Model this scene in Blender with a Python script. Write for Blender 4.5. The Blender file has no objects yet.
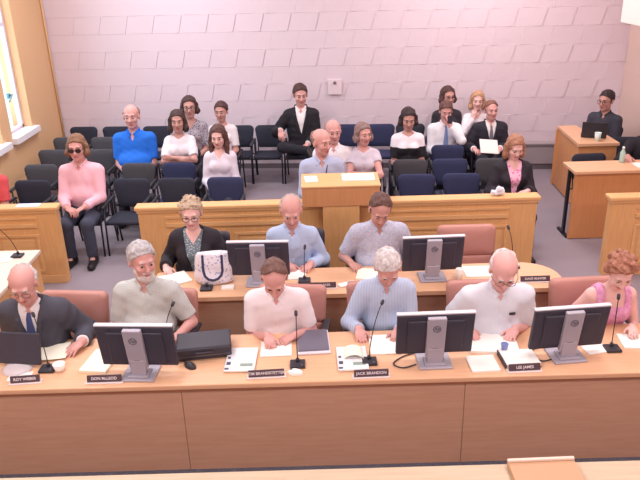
import bpy, bmesh, math, random
import numpy as np
from mathutils import Vector, Matrix
from math import sin, cos, pi, radians as RAD
random.seed(7); rng = np.random.default_rng(7)
scene = bpy.context.scene
COL = scene.collection

# ------------------------------------------------------------------ materials
MATS = {}
def lin(c):
    return tuple(((v/255)/12.92 if v/255 <= .04045 else ((v/255+.055)/1.055)**2.4) for v in c) + (1,)
def mat(name, rgb, rough=.6, metal=0., bump=0., bscale=80., pattern=None, rgb2=None, pscale=60., spec=.35, emit=0.):
    if name in MATS: return MATS[name]
    m = bpy.data.materials.new(name); m.use_nodes = True
    nt = m.node_tree; b = nt.nodes['Principled BSDF']
    N = nt.nodes.new; L = nt.links.new
    b.inputs['Base Color'].default_value = lin(rgb)
    b.inputs['Roughness'].default_value = rough
    b.inputs['Metallic'].default_value = metal
    b.inputs['Specular IOR Level'].default_value = spec
    if emit:
        b.inputs['Emission Color'].default_value = lin(rgb); b.inputs['Emission Strength'].default_value = emit
    tc = N('ShaderNodeTexCoord')
    if bump:
        n = N('ShaderNodeTexNoise'); n.inputs['Scale'].default_value = bscale; n.inputs['Detail'].default_value = 4
        L(tc.outputs['Object'], n.inputs['Vector'])
        bp = N('ShaderNodeBump'); bp.inputs['Strength'].default_value = bump; bp.inputs['Distance'].default_value = .01
        L(n.outputs['Fac'], bp.inputs['Height']); L(bp.outputs['Normal'], b.inputs['Normal'])
    c2 = lin(rgb2) if rgb2 else None
    def mixed(fac):
        mx = N('ShaderNodeMix'); mx.data_type = 'RGBA'
        mx.inputs[6].default_value = lin(rgb); mx.inputs[7].default_value = c2
        L(fac, mx.inputs[0]); L(mx.outputs[2], b.inputs['Base Color'])
    def ramp(src, a, c):
        r = N('ShaderNodeValToRGB'); r.color_ramp.elements[0].position = a; r.color_ramp.elements[1].position = c
        L(src, r.inputs['Fac']); return r.outputs['Color']
    if pattern in ('wood', 'woodv'):
        mp = N('ShaderNodeMapping'); mp.inputs['Scale'].default_value = (1.2, 14, 14) if pattern == 'wood' else (14, 14, 1.2)
        L(tc.outputs['Object'], mp.inputs['Vector'])
        n = N('ShaderNodeTexNoise'); n.inputs['Scale'].default_value = pscale/20; n.inputs['Detail'].default_value = 6
        n.inputs['Distortion'].default_value = .4
        L(mp.outputs['Vector'], n.inputs['Vector']); mixed(ramp(n.outputs['Fac'], .3, .7))
    elif pattern == 'speckle':
        n = N('ShaderNodeTexNoise'); n.inputs['Scale'].default_value = pscale; n.inputs['Detail'].default_value = 5
        L(tc.outputs['Object'], n.inputs['Vector']); mixed(ramp(n.outputs['Fac'], .35, .68))
    elif pattern == 'blotch':
        n = N('ShaderNodeTexVoronoi'); n.inputs['Scale'].default_value = pscale
        L(tc.outputs['Object'], n.inputs['Vector']); mixed(ramp(n.outputs['Distance'], .28, .36))
    elif pattern in ('stripe', 'check'):
        w = N('ShaderNodeTexWave'); w.wave_type = 'BANDS'; w.bands_direction = 'X'; w.inputs['Scale'].default_value = pscale
        L(tc.outputs['Object'], w.inputs['Vector'])
        f = ramp(w.outputs['Fac'], .5, .8)
        if pattern == 'check':
            w2 = N('ShaderNodeTexWave'); w2.wave_type = 'BANDS'; w2.bands_direction = 'Z'; w2.inputs['Scale'].default_value = pscale
            L(tc.outputs['Object'], w2.inputs['Vector'])
            mt = N('ShaderNodeMath'); mt.operation = 'MAXIMUM'
            L(f, mt.inputs[0]); L(ramp(w2.outputs['Fac'], .5, .8), mt.inputs[1]); f = mt.outputs[0]
        mixed(f)
    MATS[name] = m; return m

WOOD = mat('maple_wood', (230, 180, 124), .42, pattern='woodv', rgb2=(221, 167, 110), bump=.03, bscale=40)
WOODH = mat('maple_wood_rail', (233, 186, 132), .4, pattern='wood', rgb2=(224, 173, 118), bump=.03, bscale=40)
DESKTOP = mat('desk_laminate', (228, 183, 148), .42, pattern='wood', rgb2=(222, 174, 137))
DESKFRONT = mat('desk_front_panel', (204, 160, 134), .55, pattern='wood', rgb2=(197, 151, 124), bump=.05, bscale=120)
DESKEDGE = mat('desk_edge_band', (150, 98, 72), .5)
ORANGEWOOD = mat('side_desk_wood', (214, 154, 106), .45, pattern='woodv', rgb2=(206, 144, 96))
CARPET = mat('carpet_grey', (162, 150, 158), .95, bump=.5, bscale=220, pattern='speckle', rgb2=(138, 128, 140), pscale=90)
DARKCARPET = mat('carpet_dark', (116, 120, 138), .95, bump=.5, bscale=220, pattern='speckle', rgb2=(92, 96, 112), pscale=90)
WALLM = mat('wall_relief_paint', (226, 210, 220), .7, bump=.05, bscale=30)
TANW = mat('tan_wall_paint', (224, 182, 138), .65, bump=.05, bscale=30)
RWALL = mat('rose_wall_paint', (222, 196, 186), .7, bump=.05, bscale=30)
CEILM = mat('ceiling_tile', (238, 232, 226), .8)
WHITEP = mat('white_paint', (238, 236, 240), .5)
GREYP = mat('heater_enamel', (168, 156, 160), .5)
GREYD = mat('heater_grille', (120, 110, 116), .6)
BLK = mat('black_plastic', (52, 51, 60), .45)
BLKMET = mat('black_metal', (42, 42, 52), .4, metal=.3)
MONBLK = mat('monitor_shell', (64, 62, 76), .5)
MONGREY = mat('monitor_stand_grey', (172, 168, 182), .45, metal=.1)
MONEDGE = mat('monitor_silver_edge', (216, 216, 224), .35)
SCREEN = mat('screen_glass', (30, 36, 52), .15)
NAVY = mat('navy_fabric', (50, 55, 88), .85, bump=.25, bscale=300)
CHAR = mat('charcoal_fabric', (74, 72, 78), .85, bump=.25, bscale=300)
INK = mat('ink_fabric', (48, 50, 64), .85, bump=.25, bscale=300)
SALMON = mat('salmon_leather', (192, 138, 128), .5, bump=.1, bscale=140)
BLKLEATH = mat('black_leather', (60, 57, 68), .5, bump=.15, bscale=160)
PAPER = mat('white_paper', (244, 242, 238), .7)
CREAM = mat('cream_paper', (244, 241, 224), .7)
PLATE = mat('nameplate_brown', (88, 70, 78), .4)
PLATEW = mat('nameplate_letters', (236, 230, 236), .5)
PLATEB = mat('nameplate_base', (226, 214, 214), .5)
EYEW = mat('eye_white', (206, 190, 186), .4)
EYED = mat('eye_iris', (52, 40, 36), .25)
FRAMEM = mat('spectacle_frame', (50, 40, 44), .4)
GLASSM = mat('dark_lens', (60, 40, 42), .2)
GOLD = mat('thin_metal_frame', (150, 120, 110), .35, metal=.6)
SHOEB = mat('shoe_leather', (38, 34, 36), .45)

# ------------------------------------------------------------------ object helpers
def tag(o, label=None, cat=None, group=None, kind=None):
    if label: o['label'] = label
    if cat: o['category'] = cat
    if group: o['group'] = group
    if kind: o['kind'] = kind
    return o
def empty(name, loc, rz=0., label=None, cat=None, group=None):
    o = bpy.data.objects.new(name, None); COL.objects.link(o); o.empty_display_size = .1
    o.location = loc; o.rotation_euler = (0, 0, rz); return tag(o, label, cat, group)
def link_mesh(name, me, mats, parent=None, smooth=False):
    o = bpy.data.objects.new(name, me); COL.objects.link(o)
    for m in (mats if isinstance(mats, (list, tuple)) else [mats]): me.materials.append(m)
    if smooth: me.polygons.foreach_set('use_smooth', [True]*len(me.polygons))
    if parent: o.parent = parent
    return o
def obj(name, bm, mats, parent=None, smooth=False):
    bmesh.ops.recalc_face_normals(bm, faces=bm.faces)
    me = bpy.data.meshes.new(name); bm.to_mesh(me); bm.free()
    return link_mesh(name, me, mats, parent, smooth)
def new(): return bmesh.new()
def box(bm, lo, hi, bev=0., seg=2, M=None, mi=0):
    r = bmesh.ops.create_cube(bm, size=1)
    vs = r['verts']; c = [(a+b)/2 for a, b in zip(lo, hi)]; d = [b-a for a, b in zip(lo, hi)]
    for v in vs: v.co = Vector((c[0]+v.co.x*d[0], c[1]+v.co.y*d[1], c[2]+v.co.z*d[2]))
    fs = set(f for v in vs for f in v.link_faces)
    if bev > 0:
        es = list(set(e for v in vs for e in v.link_edges))
        rr = bmesh.ops.bevel(bm, geom=es, offset=min(bev, min(d)*.49), segments=seg, affect='EDGES', profile=.5)
        fs = set(rr['faces']) | set(f for f in fs if f.is_valid)
        vs = list(set(v for f in fs for v in f.verts))
    for f in fs: f.material_index = mi
    if M is not None:
        for v in vs: v.co = M @ v.co
    return vs
def tube(bm, pts, r, seg=8, closed=False, mi=0, cap=True):
    pts = [Vector(p) for p in pts]; n = len(pts); rings = []
    rs = r if isinstance(r, (list, tuple)) else [r]*n
    up = None
    for i, p in enumerate(pts):
        a = pts[(i-1) % n] if (closed or i > 0) else p
        b = pts[(i+1) % n] if (closed or i < n-1) else p
        t = (b-a).normalized()
        if up is None:
            up = t.orthogonal().normalized()
        else:
            up = (up - t*up.dot(t)); up = up.normalized() if up.length > 1e-6 else t.orthogonal().normalized()
        s = t.cross(up)
        rings.append([bm.verts.new(p + rs[i]*(cos(2*pi*k/seg)*up + sin(2*pi*k/seg)*s)) for k in range(seg)])
    m = n if closed else n-1
    for i in range(m):
        A, B = rings[i], rings[(i+1) % n]
        for k in range(seg):
            f = bm.faces.new((A[k], A[(k+1) % seg], B[(k+1) % seg], B[k])); f.material_index = mi; f.smooth = True
    if cap and not closed:
        bm.faces.new(rings[0][::-1]).material_index = mi; bm.faces.new(rings[-1]).material_index = mi
def lathe(bm, prof, c=(0, 0, 0), seg=20, mi=0):
    rings = []
    for r, z in prof:
        rings.append([bm.verts.new((c[0]+r*cos(2*pi*k/seg), c[1]+r*sin(2*pi*k/seg), c[2]+z)) for k in range(seg)])
    for A, B in zip(rings, rings[1:]):
        for k in range(seg):
            f = bm.faces.new((A[k], A[(k+1) % seg], B[(k+1) % seg], B[k])); f.material_index = mi; f.smooth = True
    for R_, rev in ((rings[0], True), (rings[-1], False)):
        bm.faces.new(R_[::-1] if rev else R_).material_index = mi
def prism(bm, poly, z0, z1, bev=0.):
    a = [bm.verts.new((x, y, z0)) for x, y in poly]; b = [bm.verts.new((x, y, z1)) for x, y in poly]
    n = len(poly); bm.faces.new(a[::-1]); bm.faces.new(b)
    for i in range(n): bm.faces.new((a[i], a[(i+1) % n], b[(i+1) % n], b[i]))
def ball(bm, c, r, u=10, v=8, mi=0):
    R_ = bmesh.ops.create_uvsphere(bm, u_segments=u, v_segments=v, radius=1)
    rr = r if isinstance(r, (tuple, list)) else (r, r, r)
    for q in R_['verts']: q.co = Vector((c[0]+q.co.x*rr[0], c[1]+q.co.y*rr[1], c[2]+q.co.z*rr[2]))
    for f in set(f for q in R_['verts'] for f in q.link_faces): f.material_index = mi; f.smooth = True
def dup(root, loc, rz, label, group=None):
    r = root.copy(); COL.objects.link(r); r.location = loc; r.rotation_euler = (0, 0, rz); r['label'] = label
    if group: r['group'] = group
    for ch in list(root.children):
        c = ch.copy(); COL.objects.link(c); c.parent = r
        for g in list(ch.children):
            d = g.copy(); COL.objects.link(d); d.parent = c
    return r
def text_mesh(name, body, size, m, parent, loc, rot, shear=0., extrude=.0006):
    cu = bpy.data.curves.new(name, 'FONT'); cu.body = body; cu.size = size; cu.align_x = 'CENTER'; cu.align_y = 'CENTER'
    cu.extrude = extrude; cu.shear = shear; cu.offset = size*.012; cu.resolution_u = 3
    t = bpy.data.objects.new(name, cu); COL.objects.link(t)
    dg = bpy.context.evaluated_depsgraph_get()
    me = bpy.data.meshes.new_from_object(t.evaluated_get(dg))
    bpy.data.objects.remove(t); bpy.data.curves.remove(cu)
    me.materials.clear()
    o = link_mesh(name, me, m, parent); o.location = loc; o.rotation_euler = rot
    return o
def struct(name, bm, m, parent=None, smooth=False):
    o = obj(name, bm, m, parent, smooth); o['kind'] = 'structure'; return o

# ------------------------------------------------------------------ room
XL, XR, YF, ZC = -4.52, 5.02, -1.2, 4.5
def ywall(x): return 11.62 - .08*x
bm = new(); prism(bm, [(XL, YF), (XR, YF), (XR, ywall(XR)), (XL, ywall(XL))], -.1, 0); struct('floor', bm, CARPET)
bm = new(); prism(bm, [(XL+.01, 2.0), (XR-.01, 2.0), (XR-.01, 4.9), (XL+.01, 4.9)], 0.0, .004); tag(obj('dais_carpet', bm, DARKCARPET), kind='structure').name = 'trim_1'
bm = new(); prism(bm, [(XL, YF), (XR, YF), (XR, ywall(XR)), (XL, ywall(XL))], ZC, ZC+.1); struct('ceiling', bm, CEILM)
bm = new(); box(bm, (XL, YF-.15, 0), (XR, YF, ZC)); struct('wall_front', bm, RWALL)
bm = new(); box(bm, (XR, YF-.15, 0), (XR+.15, ywall(XR)+.3, ZC)); struct('wall_right', bm, RWALL)
# back wall: courses of slanted, wedge-faced relief blocks
bm = new()
WL = math.hypot(XR-XL, ywall(XR)-ywall(XL)); wang = math.atan2(ywall(XR)-ywall(XL), XR-XL)
WM = Matrix.Translation((XL, ywall(XL), 0)) @ Matrix.Rotation(wang, 4, 'Z')
box(bm, (-.3, 0, 0), (WL+.3, .2, ZC), M=WM)
ch, bl, sl, dp = .285, .455, .075, .016
r = 0; z = .06
while z < ZC-.02:
    z1 = min(z+ch, ZC)
    k = -1
    while k*bl < WL+.3:
        x0 = k*bl + (0.13 if r % 2 else 0); x1 = x0+bl
        g = .002
        if r % 2 == 0: d0, d1, s_ = .003, dp, sl
        else: d0, d1, s_ = dp*.8, .003, sl
        def P_(x, d, zz): return WM @ Vector((min(max(x, 0.0), WL), -d, zz))
        b4 = [P_(x0, -.01, z), P_(x1, -.01, z), P_(x1+s_, -.01, z1), P_(x0+s_, -.01, z1)]
        f4 = [P_(x0, d0, z), P_(x1-g, d1, z), P_(x1+s_-g, d1, z1-g), P_(x0+s_, d0, z1-g)]
        if b4[1].x - b4[0].x > .01:
            vb = [bm.verts.new(p) for p in b4]; vf = [bm.verts.new(p) for p in f4]
            bm.faces.new(vf)
            for i in range(4): bm.faces.new((vb[i], vb[(i+1) % 4], vf[(i+1) % 4], vf[i]))
        k += 1
    z = z1; r += 1
struct('wall_back', bm, WALLM)
# left wall with two window openings
WINS = [(9.95, 10.72, 1.08, 3.9), (8.05, 9.62, 1.08, 3.9)]
bm = new()
ys = [YF-.15, 8.05, 9.62, 9.95, 10.72, ywall(XL)+.3]
for i in range(5):
    a, b = ys[i], ys[i+1]
    if i in (1, 3):
        box(bm, (XL-.3, a, 0), (XL, b, 1.08)); box(bm, (XL-.3, a, 3.9), (XL, b, ZC))
    else: box(bm, (XL-.3, a, 0), (XL, b, ZC))
struct('wall_left', bm, TANW)
mg = bpy.data.materials.new('window_glass'); mg.use_nodes = True
nt = mg.node_tree; nt.nodes.remove(nt.nodes['Principled BSDF'])
tr = nt.nodes.new('ShaderNodeBsdfTransparent'); tr.inputs[0].default_value = (.93, .98, 1, 1)
gl = nt.nodes.new('ShaderNodeBsdfGlossy'); gl.inputs['Roughness'].default_value = .05
mx = nt.nodes.new('ShaderNodeMixShader'); mx.inputs[0].default_value = .06
nt.links.new(tr.outputs[0], mx.inputs[1]); nt.links.new(gl.outputs[0], mx.inputs[2])
nt.links.new(mx.outputs[0], nt.nodes['Material Output'].inputs[0])
WINFR = mat('window_frame_paint', (214, 206, 222), .4)
LATCH = mat('window_latch_teal', (120, 170, 190), .4, metal=.3)
for n, (a, b, z0, z1) in enumerate(WINS, 1):
    w = empty('window_%d' % n, (XL, (a+b)/2, z0)); w['kind'] = 'structure'
    hw = (b-a)/2
    bm = new(); t = .05
    box(bm, (-.20, -hw, 0), (-.13, -hw+t, z1-z0)); box(bm, (-.20, hw-t, 0), (-.13, hw, z1-z0))
    box(bm, (-.20, -hw, 0), (-.13, hw, t)); box(bm, (-.20, -hw, z1-z0-t), (-.13, hw, z1-z0))
    box(bm, (-.19, -hw, 1.55), (-.14, hw, 1.59))
    obj('window_frame', bm, WINFR, w)
    bm = new(); box(bm, (-.168, -hw+t, t), (-.162, hw-t, z1-z0-t)); obj('window_pane', bm, mg, w)
    bm = new(); box(bm, (-.125, -hw-.04, -.09), (.09, hw+.10, .006), .008); obj('window_sill', bm, WHITEP, w)
    bm = new(); box(bm, (-.13, -.03, .52), (-.09, .03, .60), .006); tube(bm, [(-.1, 0, .56), (-.05, .0, .58), (-.04, -.16, .50)], .012); obj('window_latch', bm, LATCH, w, True)
bm = new(); tube(bm, [(XL+.02, ywall(XL)-.05, 0), (XL+.02, ywall(XL)-.05, ZC)], .02); struct('trim_2', bm, TANW)
bm = new(); box(bm, (0, -.03, 0), (WL, 0, .09), M=WM); struct('baseboard_back', bm, GREYD)
# soffit block high on the right wall
bm = new(); box(bm, (4.28, 8.4, 2.5), (XR, 9.9, 3.2), .01); struct('trim_3', bm, CEILM)
# heater along the right part of the back wall
h = empty('wall_heater', WM @ Vector((6.9, -.02, 0)), wang, 'low grey wall heater running along the foot of the back wall at right', 'heater')
bm = new(); box(bm, (0, -.16, .10), (2.2, 0, .46), .012); obj('casing', bm, GREYP, h)
bm = new(); box(bm, (0, -.13, 0), (2.2, 0, .10)); obj('plinth', bm, GREYD, h)
bm = new()
for i in range(3): box(bm, (.04, -.166, .40+i*.016), (2.16, -.155, .407+i*.016))
obj('grille', bm, GREYD, h)
# thermostat plate
p = empty('wall_plate', WM @ Vector((4.86, -.03, 1.42)), wang, 'square white wall plate with a dark round knob on the back wall', 'wall plate')
bm = new(); box(bm, (-.12, -.02, -.13), (.12, .0, .13), .01); obj('cover', bm, mat('plate_offwhite', (232, 214, 222), .5), p)
bm = new(); lathe(bm, [(.025, 0), (.025, .02), (.018, .028)], seg=16); o = obj('knob', bm, GREYD, p, True); o.rotation_euler = (pi/2, 0, 0); o.location = (0, -.018, .075)

# ------------------------------------------------------------------ partitions
def partition(x0, x1, y, label, panels, endcap=True):
    t = empty('wooden_partition', ((x0+x1)/2, y, 0), 0, label, 'partition', None)
    hw = (x1-x0)/2; H = .95
    bm = new(); box(bm, (-hw, 0, 0), (hw, .10, H-.04)); obj('panel_board', bm, WOOD, t)
    bm = new(); box(bm, (-hw-.03, -.035, H-.045), (hw+.03, .135, H), .012)
    box(bm, (-hw-.01, -.018, H-.075), (hw+.01, .118, H-.045), .006); obj('cap_rail', bm, WOODH, t)
    bm = new(); box(bm, (-hw, -.012, 0), (hw, 0, .10), .004); obj('plinth', bm, WOODH, t)
    for (a, b) in panels:
        a -= (x0+x1)/2; b -= (x0+x1)/2
        bm = new()
        box(bm, (a, -.014, .80), (b, 0, .83), .004); box(bm, (a, -.022, .70), (b, 0, .755), .008)
        obj('moulding', bm, WOODH, t)
        m = (a+b)/2
        for (c, d) in ((a, m-.04), (m+.04, b)):
            bm = new(); w = .035
            for lo, hi in (((c, .14), (d, .14+w)), ((c, .62-w), (d, .62)), ((c, .14+w), (c+w, .62-w)), ((d-w, .14+w), (d, .62-w))):
                box(bm, (lo[0], -.016, lo[1]), (hi[0], 0, hi[1]), .005)
            box(bm, (c+.07, -.008, .21), (d-.07, 0, .55), .006)
            obj('panel_frame', bm, WOODH, t)
    return t
partition(-2.02, 2.43, 7.12, 'long maple partition with moulded panels and cap rail behind the middle desk', [(-1.72, -.28), (.75, 2.12)])
partition(-4.48, -2.97, 7.22, 'left maple partition with cap rail in front of the man in the pink shirt', [(-4.3, -3.2)])
partition(3.22, 4.98, 7.02, 'right maple partition with cap rail behind the woman in pink', [(3.5, 4.7)])
lt = empty('lectern', (.24, 7.0, 0), 0, 'maple lectern with a box top standing out of the long partition', 'lectern')
bm = new(); box(bm, (-.42, -.06, .952), (.42, .40, 1.17), .008); obj('lectern_top', bm, ORANGEWOOD, lt)
bm = new(); box(bm, (-.20, -.05, 0), (.20, .07, .952), .004); obj('pedestal', bm, WOOD, lt)
bm = new(); box(bm, (-.43, -.07, 1.17), (.43, .41, 1.19), .005); obj('top_edge', bm, WOODH, lt)
# papers on lectern
def sheet(name, label, cat, loc, rz, sx, sy, th=.004, m=PAPER, group=None, curl=0., parent=None):
    bm = new()
    nx, ny = 8, 8; V = {}
    for kz in (0, 1):
        for i in range(nx+1):
            for j in range(ny+1):
                u, v = i/nx-.5, j/ny-.5
                V[i, j, kz] = bm.verts.new((u*sx, v*sy, kz*th + curl*(abs(u)*2)**3 * (1 if v > 0 else .3)))
    for i in range(nx):
        for j in range(ny):
            bm.faces.new((V[i, j, 1], V[i+1, j, 1], V[i+1, j+1, 1], V[i, j+1, 1]))
            bm.faces.new((V[i, j, 0], V[i, j+1, 0], V[i+1, j+1, 0], V[i+1, j, 0]))
    for i in range(nx):
        for j in (0, ny): bm.faces.new((V[i, j, 0], V[i+1, j, 0], V[i+1, j, 1], V[i, j, 1]))
    for j in range(ny):
        for i in (0, nx): bm.faces.new((V[i, j, 0], V[i, j+1, 0], V[i, j+1, 1], V[i, j, 1]))
    o = obj(name, bm, m, parent); o.location = loc; o.rotation_euler = (0, 0, rz)
    if label: tag(o, label, cat, group)
    return o
sheet('paper', 'small white paper at the left end of the lectern top', 'paper', (-.08, 7.18, 1.19), .1, .14, .20, .012)
sheet('paper', 'wide white paper stack at the right end of the lectern top', 'paper', (.44, 7.20, 1.19), 0, .36, .24, .016)

# ------------------------------------------------------------------ desks
def rounded_top(x0, x1, y0, y1, rl, rr, n=8):
    pts = []
    def arc(cx, cy, r_, a0, a1):
        for i in range(n+1):
            a = a0+(a1-a0)*i/n; pts.append((cx+r_*cos(a), cy+r_*sin(a)))
    if rl > 0: arc(x0+rl, y1-rl, rl, pi/2, pi); pts.append((x0, y0))
    else: pts.extend([(x0, y1), (x0, y0)])
    pts.append((x1, y0))
    if rr > 0: arc(x1-rr, y1-rr, rr, 0, pi/2)
    else: pts.append((x1, y1))
    return pts
fd = empty('council_desk', (0, 4.28, 0), 0, 'long front council desk with light top and brown front panel', 'desk')
bm = new(); box(bm, (-2.95, -.33, .72), (3.15, .34, .76), .008); obj('desktop', bm, DESKTOP, fd)
bm = new(); box(bm, (-2.95, -.325, .705), (3.15, -.30, .722)); obj('edge_band', bm, DESKEDGE, fd)
for a, b in ((-2.93, -1.0), (-.997, .985), (.988, 3.13)):
    bm = new(); box(bm, (a, -.30, 0), (b, -.27, .71), .002); obj('front_panel', bm, DESKFRONT, fd)
for x in (-2.92, -1.0, .98, 3.09):
    bm = new(); box(bm, (x, -.27, 0), (x+.03, .28, .72)); obj('side_panel', bm, DESKFRONT, fd)
md = empty('council_desk', (.3, 5.53, 0), 0, 'middle council desk with a rounded right end', 'desk')
bm = new(); prism(bm, rounded_top(-1.83, 1.85, -.27, .27, .05, .30), .722, .76); obj('desktop', bm, DESKTOP, md)
bm = new(); prism(bm, rounded_top(-1.82, 1.84, -.262, .262, .05, .29), .700, .722); obj('edge_band', bm, DESKEDGE, md)
bm = new(); box(bm, (-1.80, -.235, 0), (1.80, -.205, .70), .002); obj('front_panel', bm, DESKFRONT, md)
for x in (-1.78, 0, 1.5):
    bm = new(); box(bm, (x, -.205, 0), (x+.03, .2, .70)); obj('side_panel', bm, DESKFRONT, md)
sd = empty('side_desk', (-3.45, 5.93, 0), 0, 'wooden side desk with pale top at the left edge of the room', 'desk')
bm = new(); box(bm, (-.62, -.58, .72), (.58, .50, .76), .006); obj('desktop', bm, mat('pale_laminate', (232, 216, 200), .4), sd)
bm = new(); box(bm, (.52, -.55, 0), (.55, .47, .72)); obj('side_panel', bm, WOOD, sd)
bm = new(); box(bm, (-.6, -.52, 0), (.52, -.49, .72)); obj('front_panel', bm, WOOD, sd)
rd = empty('side_desk', (4.1, 8.26, 0), 0, 'plain wooden clerk desk in front at the right side of the room', 'desk')
bm = new(); box(bm, (-.92, -.21, .88), (.88, .24, .92), .006); obj('desktop', bm, DESKTOP, rd)
bm = new(); box(bm, (-.90, -.17, .01), (.86, -.14, .88)); obj('front_panel', bm, ORANGEWOOD, rd)
for x in (-.915, .84):
    bm = new(); box(bm, (x, -.13, 0), (x+.04, .2, .03)); box(bm, (x, -.02, .0), (x+.03, .04, .88)); obj('leg', bm, BLKMET, rd)
pod = empty('clerk_counter', (3.68, 9.3, 0), 0, 'tall L-shaped wooden counter against the back wall with laptop on it', 'counter')
bm = new(); prism(bm, [(-.02, -.03), (.56, -.03), (.56, .42), (.34, .42), (.34, 1.07), (.05, 1.07)], .90, .94); obj('countertop', bm, DESKTOP, pod)
bm = new(); prism(bm, [(0, 0), (.03, 0), (.09, 1.05), (.06, 1.05)], .02, .90); obj('side_panel', bm, ORANGEWOOD, pod)
bm = new(); box(bm, (.03, .0, .02), (.54, .03, .90)); obj('front_panel', bm, ORANGEWOOD, pod)
bm = new(); box(bm, (.03, 1.02, .02), (.32, 1.05, .9)); obj('back_panel', bm, ORANGEWOOD, pod)
bm = new(); prism(bm, [(.01, .01), (.54, .01), (.54, .04), (.04, .04), (.1, 1.04), (.06, 1.04)], 0, .02); obj('plinth', bm, BLK, pod)
nt_ = empty('press_table', (0, 2.635, 0), 0, 'beige table top along the bottom edge of the view', 'table')
bm = new(); box(bm, (-3.2, -.4, .72), (3.2, .45, .76), .006); obj('tabletop', bm, mat('beige_laminate', (206, 186, 160), .5, pattern='wood', rgb2=(196, 176, 150)), nt_)
for x in (-3.1, 3.0):
    bm = new(); box(bm, (x, -.35, 0), (x+.06, .35, .72)); obj('leg', bm, BLKMET, nt_)
tr_ = empty('wooden_tray', (1.22, 2.94, .76), .02, 'small wooden tray with a white rim on the beige table', 'tray')
bm = new(); box(bm, (-.19, -.13, 0), (.19, .13, .035), .004); obj('tray_body', bm, mat('tray_wood', (198, 158, 124), .5), tr_)
bm = new(); box(bm, (-.19, .115, .035), (.19, .135, .05), .003); obj('rim', bm, mat('tray_rim', (232, 210, 196), .5), tr_)

# ------------------------------------------------------------------ chairs
def outline(w0, w1, h, r_, n=6):
    """rounded trapezoid: w0 bottom half width, w1 top half width"""
    pts = []
    for cx, cz, a0 in ((w1-r_, h-r_, 0), (-w1+r_, h-r_, pi/2), (-w0+r_*.6, r_*.6, pi), (w0-r_*.6, r_*.6, 3*pi/2)):
        rr = r_ if cz > h/2 else r_*.6
        for i in range(n+1):
            a = a0+(pi/2)*i/n; pts.append((cx+rr*cos(a), cz+rr*sin(a)))
    return pts
def cushion(bm, out, t, bend, M, puff=.012):
    """puffed slab of outline `out` (x,z), curved in plan by bend"""
    cx = sum(p[0] for p in out)/len(out); cz = sum(p[1] for p in out)/len(out)
    loops = []
    for (k, y) in ((.0, -t/2-puff), (.55, -t/2-puff*.8), (.9, -t/2-.003), (1, -t/2+.012), (1, t/2-.012), (.9, t/2), (.5, t/2+.003), (0, t/2+.004)):
        if k == 0: loops.append([bm.verts.new(M @ Vector((cx, y, cz)))])
        else:
            loops.append([bm.verts.new(M @ Vector((cx+(x-cx)*k, y - bend*((cx+(x-cx)*k)/.25)**2, cz+(zz-cz)*k))) for x, zz in out])
    n = len(out)
    for A, B in zip(loops, loops[1:]):
        for i in range(n):
            if len(A) == 1: f = bm.faces.new((A[0], B[(i+1) % n], B[i]))
            elif len(B) == 1: f = bm.faces.new((A[i], A[(i+1) % n], B[0]))
            else: f = bm.faces.new((A[i], A[(i+1) % n], B[(i+1) % n], B[i]))
            f.smooth = True
def make_audience_chair(fabric, loc, rz, label, group):
    """origin: floor under the backrest; faces -y"""
    t = empty('audience_chair', loc, rz, label, 'chair', group)
    bm = new(); cushion(bm, outline(.20, .24, .37, .075), .035, .018, Matrix.Translation((0, 0, .505)) @ Matrix.Rotation(RAD(-7), 4, 'X')); obj('backrest', bm, fabric, t)
    bm = new()
    cushion(bm, outline(.222, .226, .46, .06), .05, 0, Matrix.Translation((0, -.03, .435)) @ Matrix.Rotation(RAD(88), 4, 'X'), .01); obj('seat', bm, fabric, t)
    for s in (-1, 1):
        x = s*.243
        bm = new(); tube(bm, [(x, -.46, 0), (x, -.44, .3), (x, -.42, .62)], .0125); obj('leg', bm, BLKMET, t)
        bm = new(); tube(bm, [(x, .06, 0), (x, .0, .3), (x, -.02, .62)], .0125); obj('leg', bm, BLKMET, t)
        bm = new(); tube(bm, [(x, -.46, .635), (x, -.42, .65), (x, -.05, .655), (x, .0, .64)], [.016, .022, .022, .016]); obj('armrest', bm, BLK, t)
    bm = new()
    for y in (-.40, -.06): tube(bm, [(-.243, y, .405), (.243, y, .405)], .011)
    for s in (-1, 1): tube(bm, [(s*.20, -.40, .405), (s*.20, -.02, .405), (s*.20, .02, .55), (s*.20, .035, .72)], .010)
    obj('frame', bm, BLKMET, t)
    return t
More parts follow.
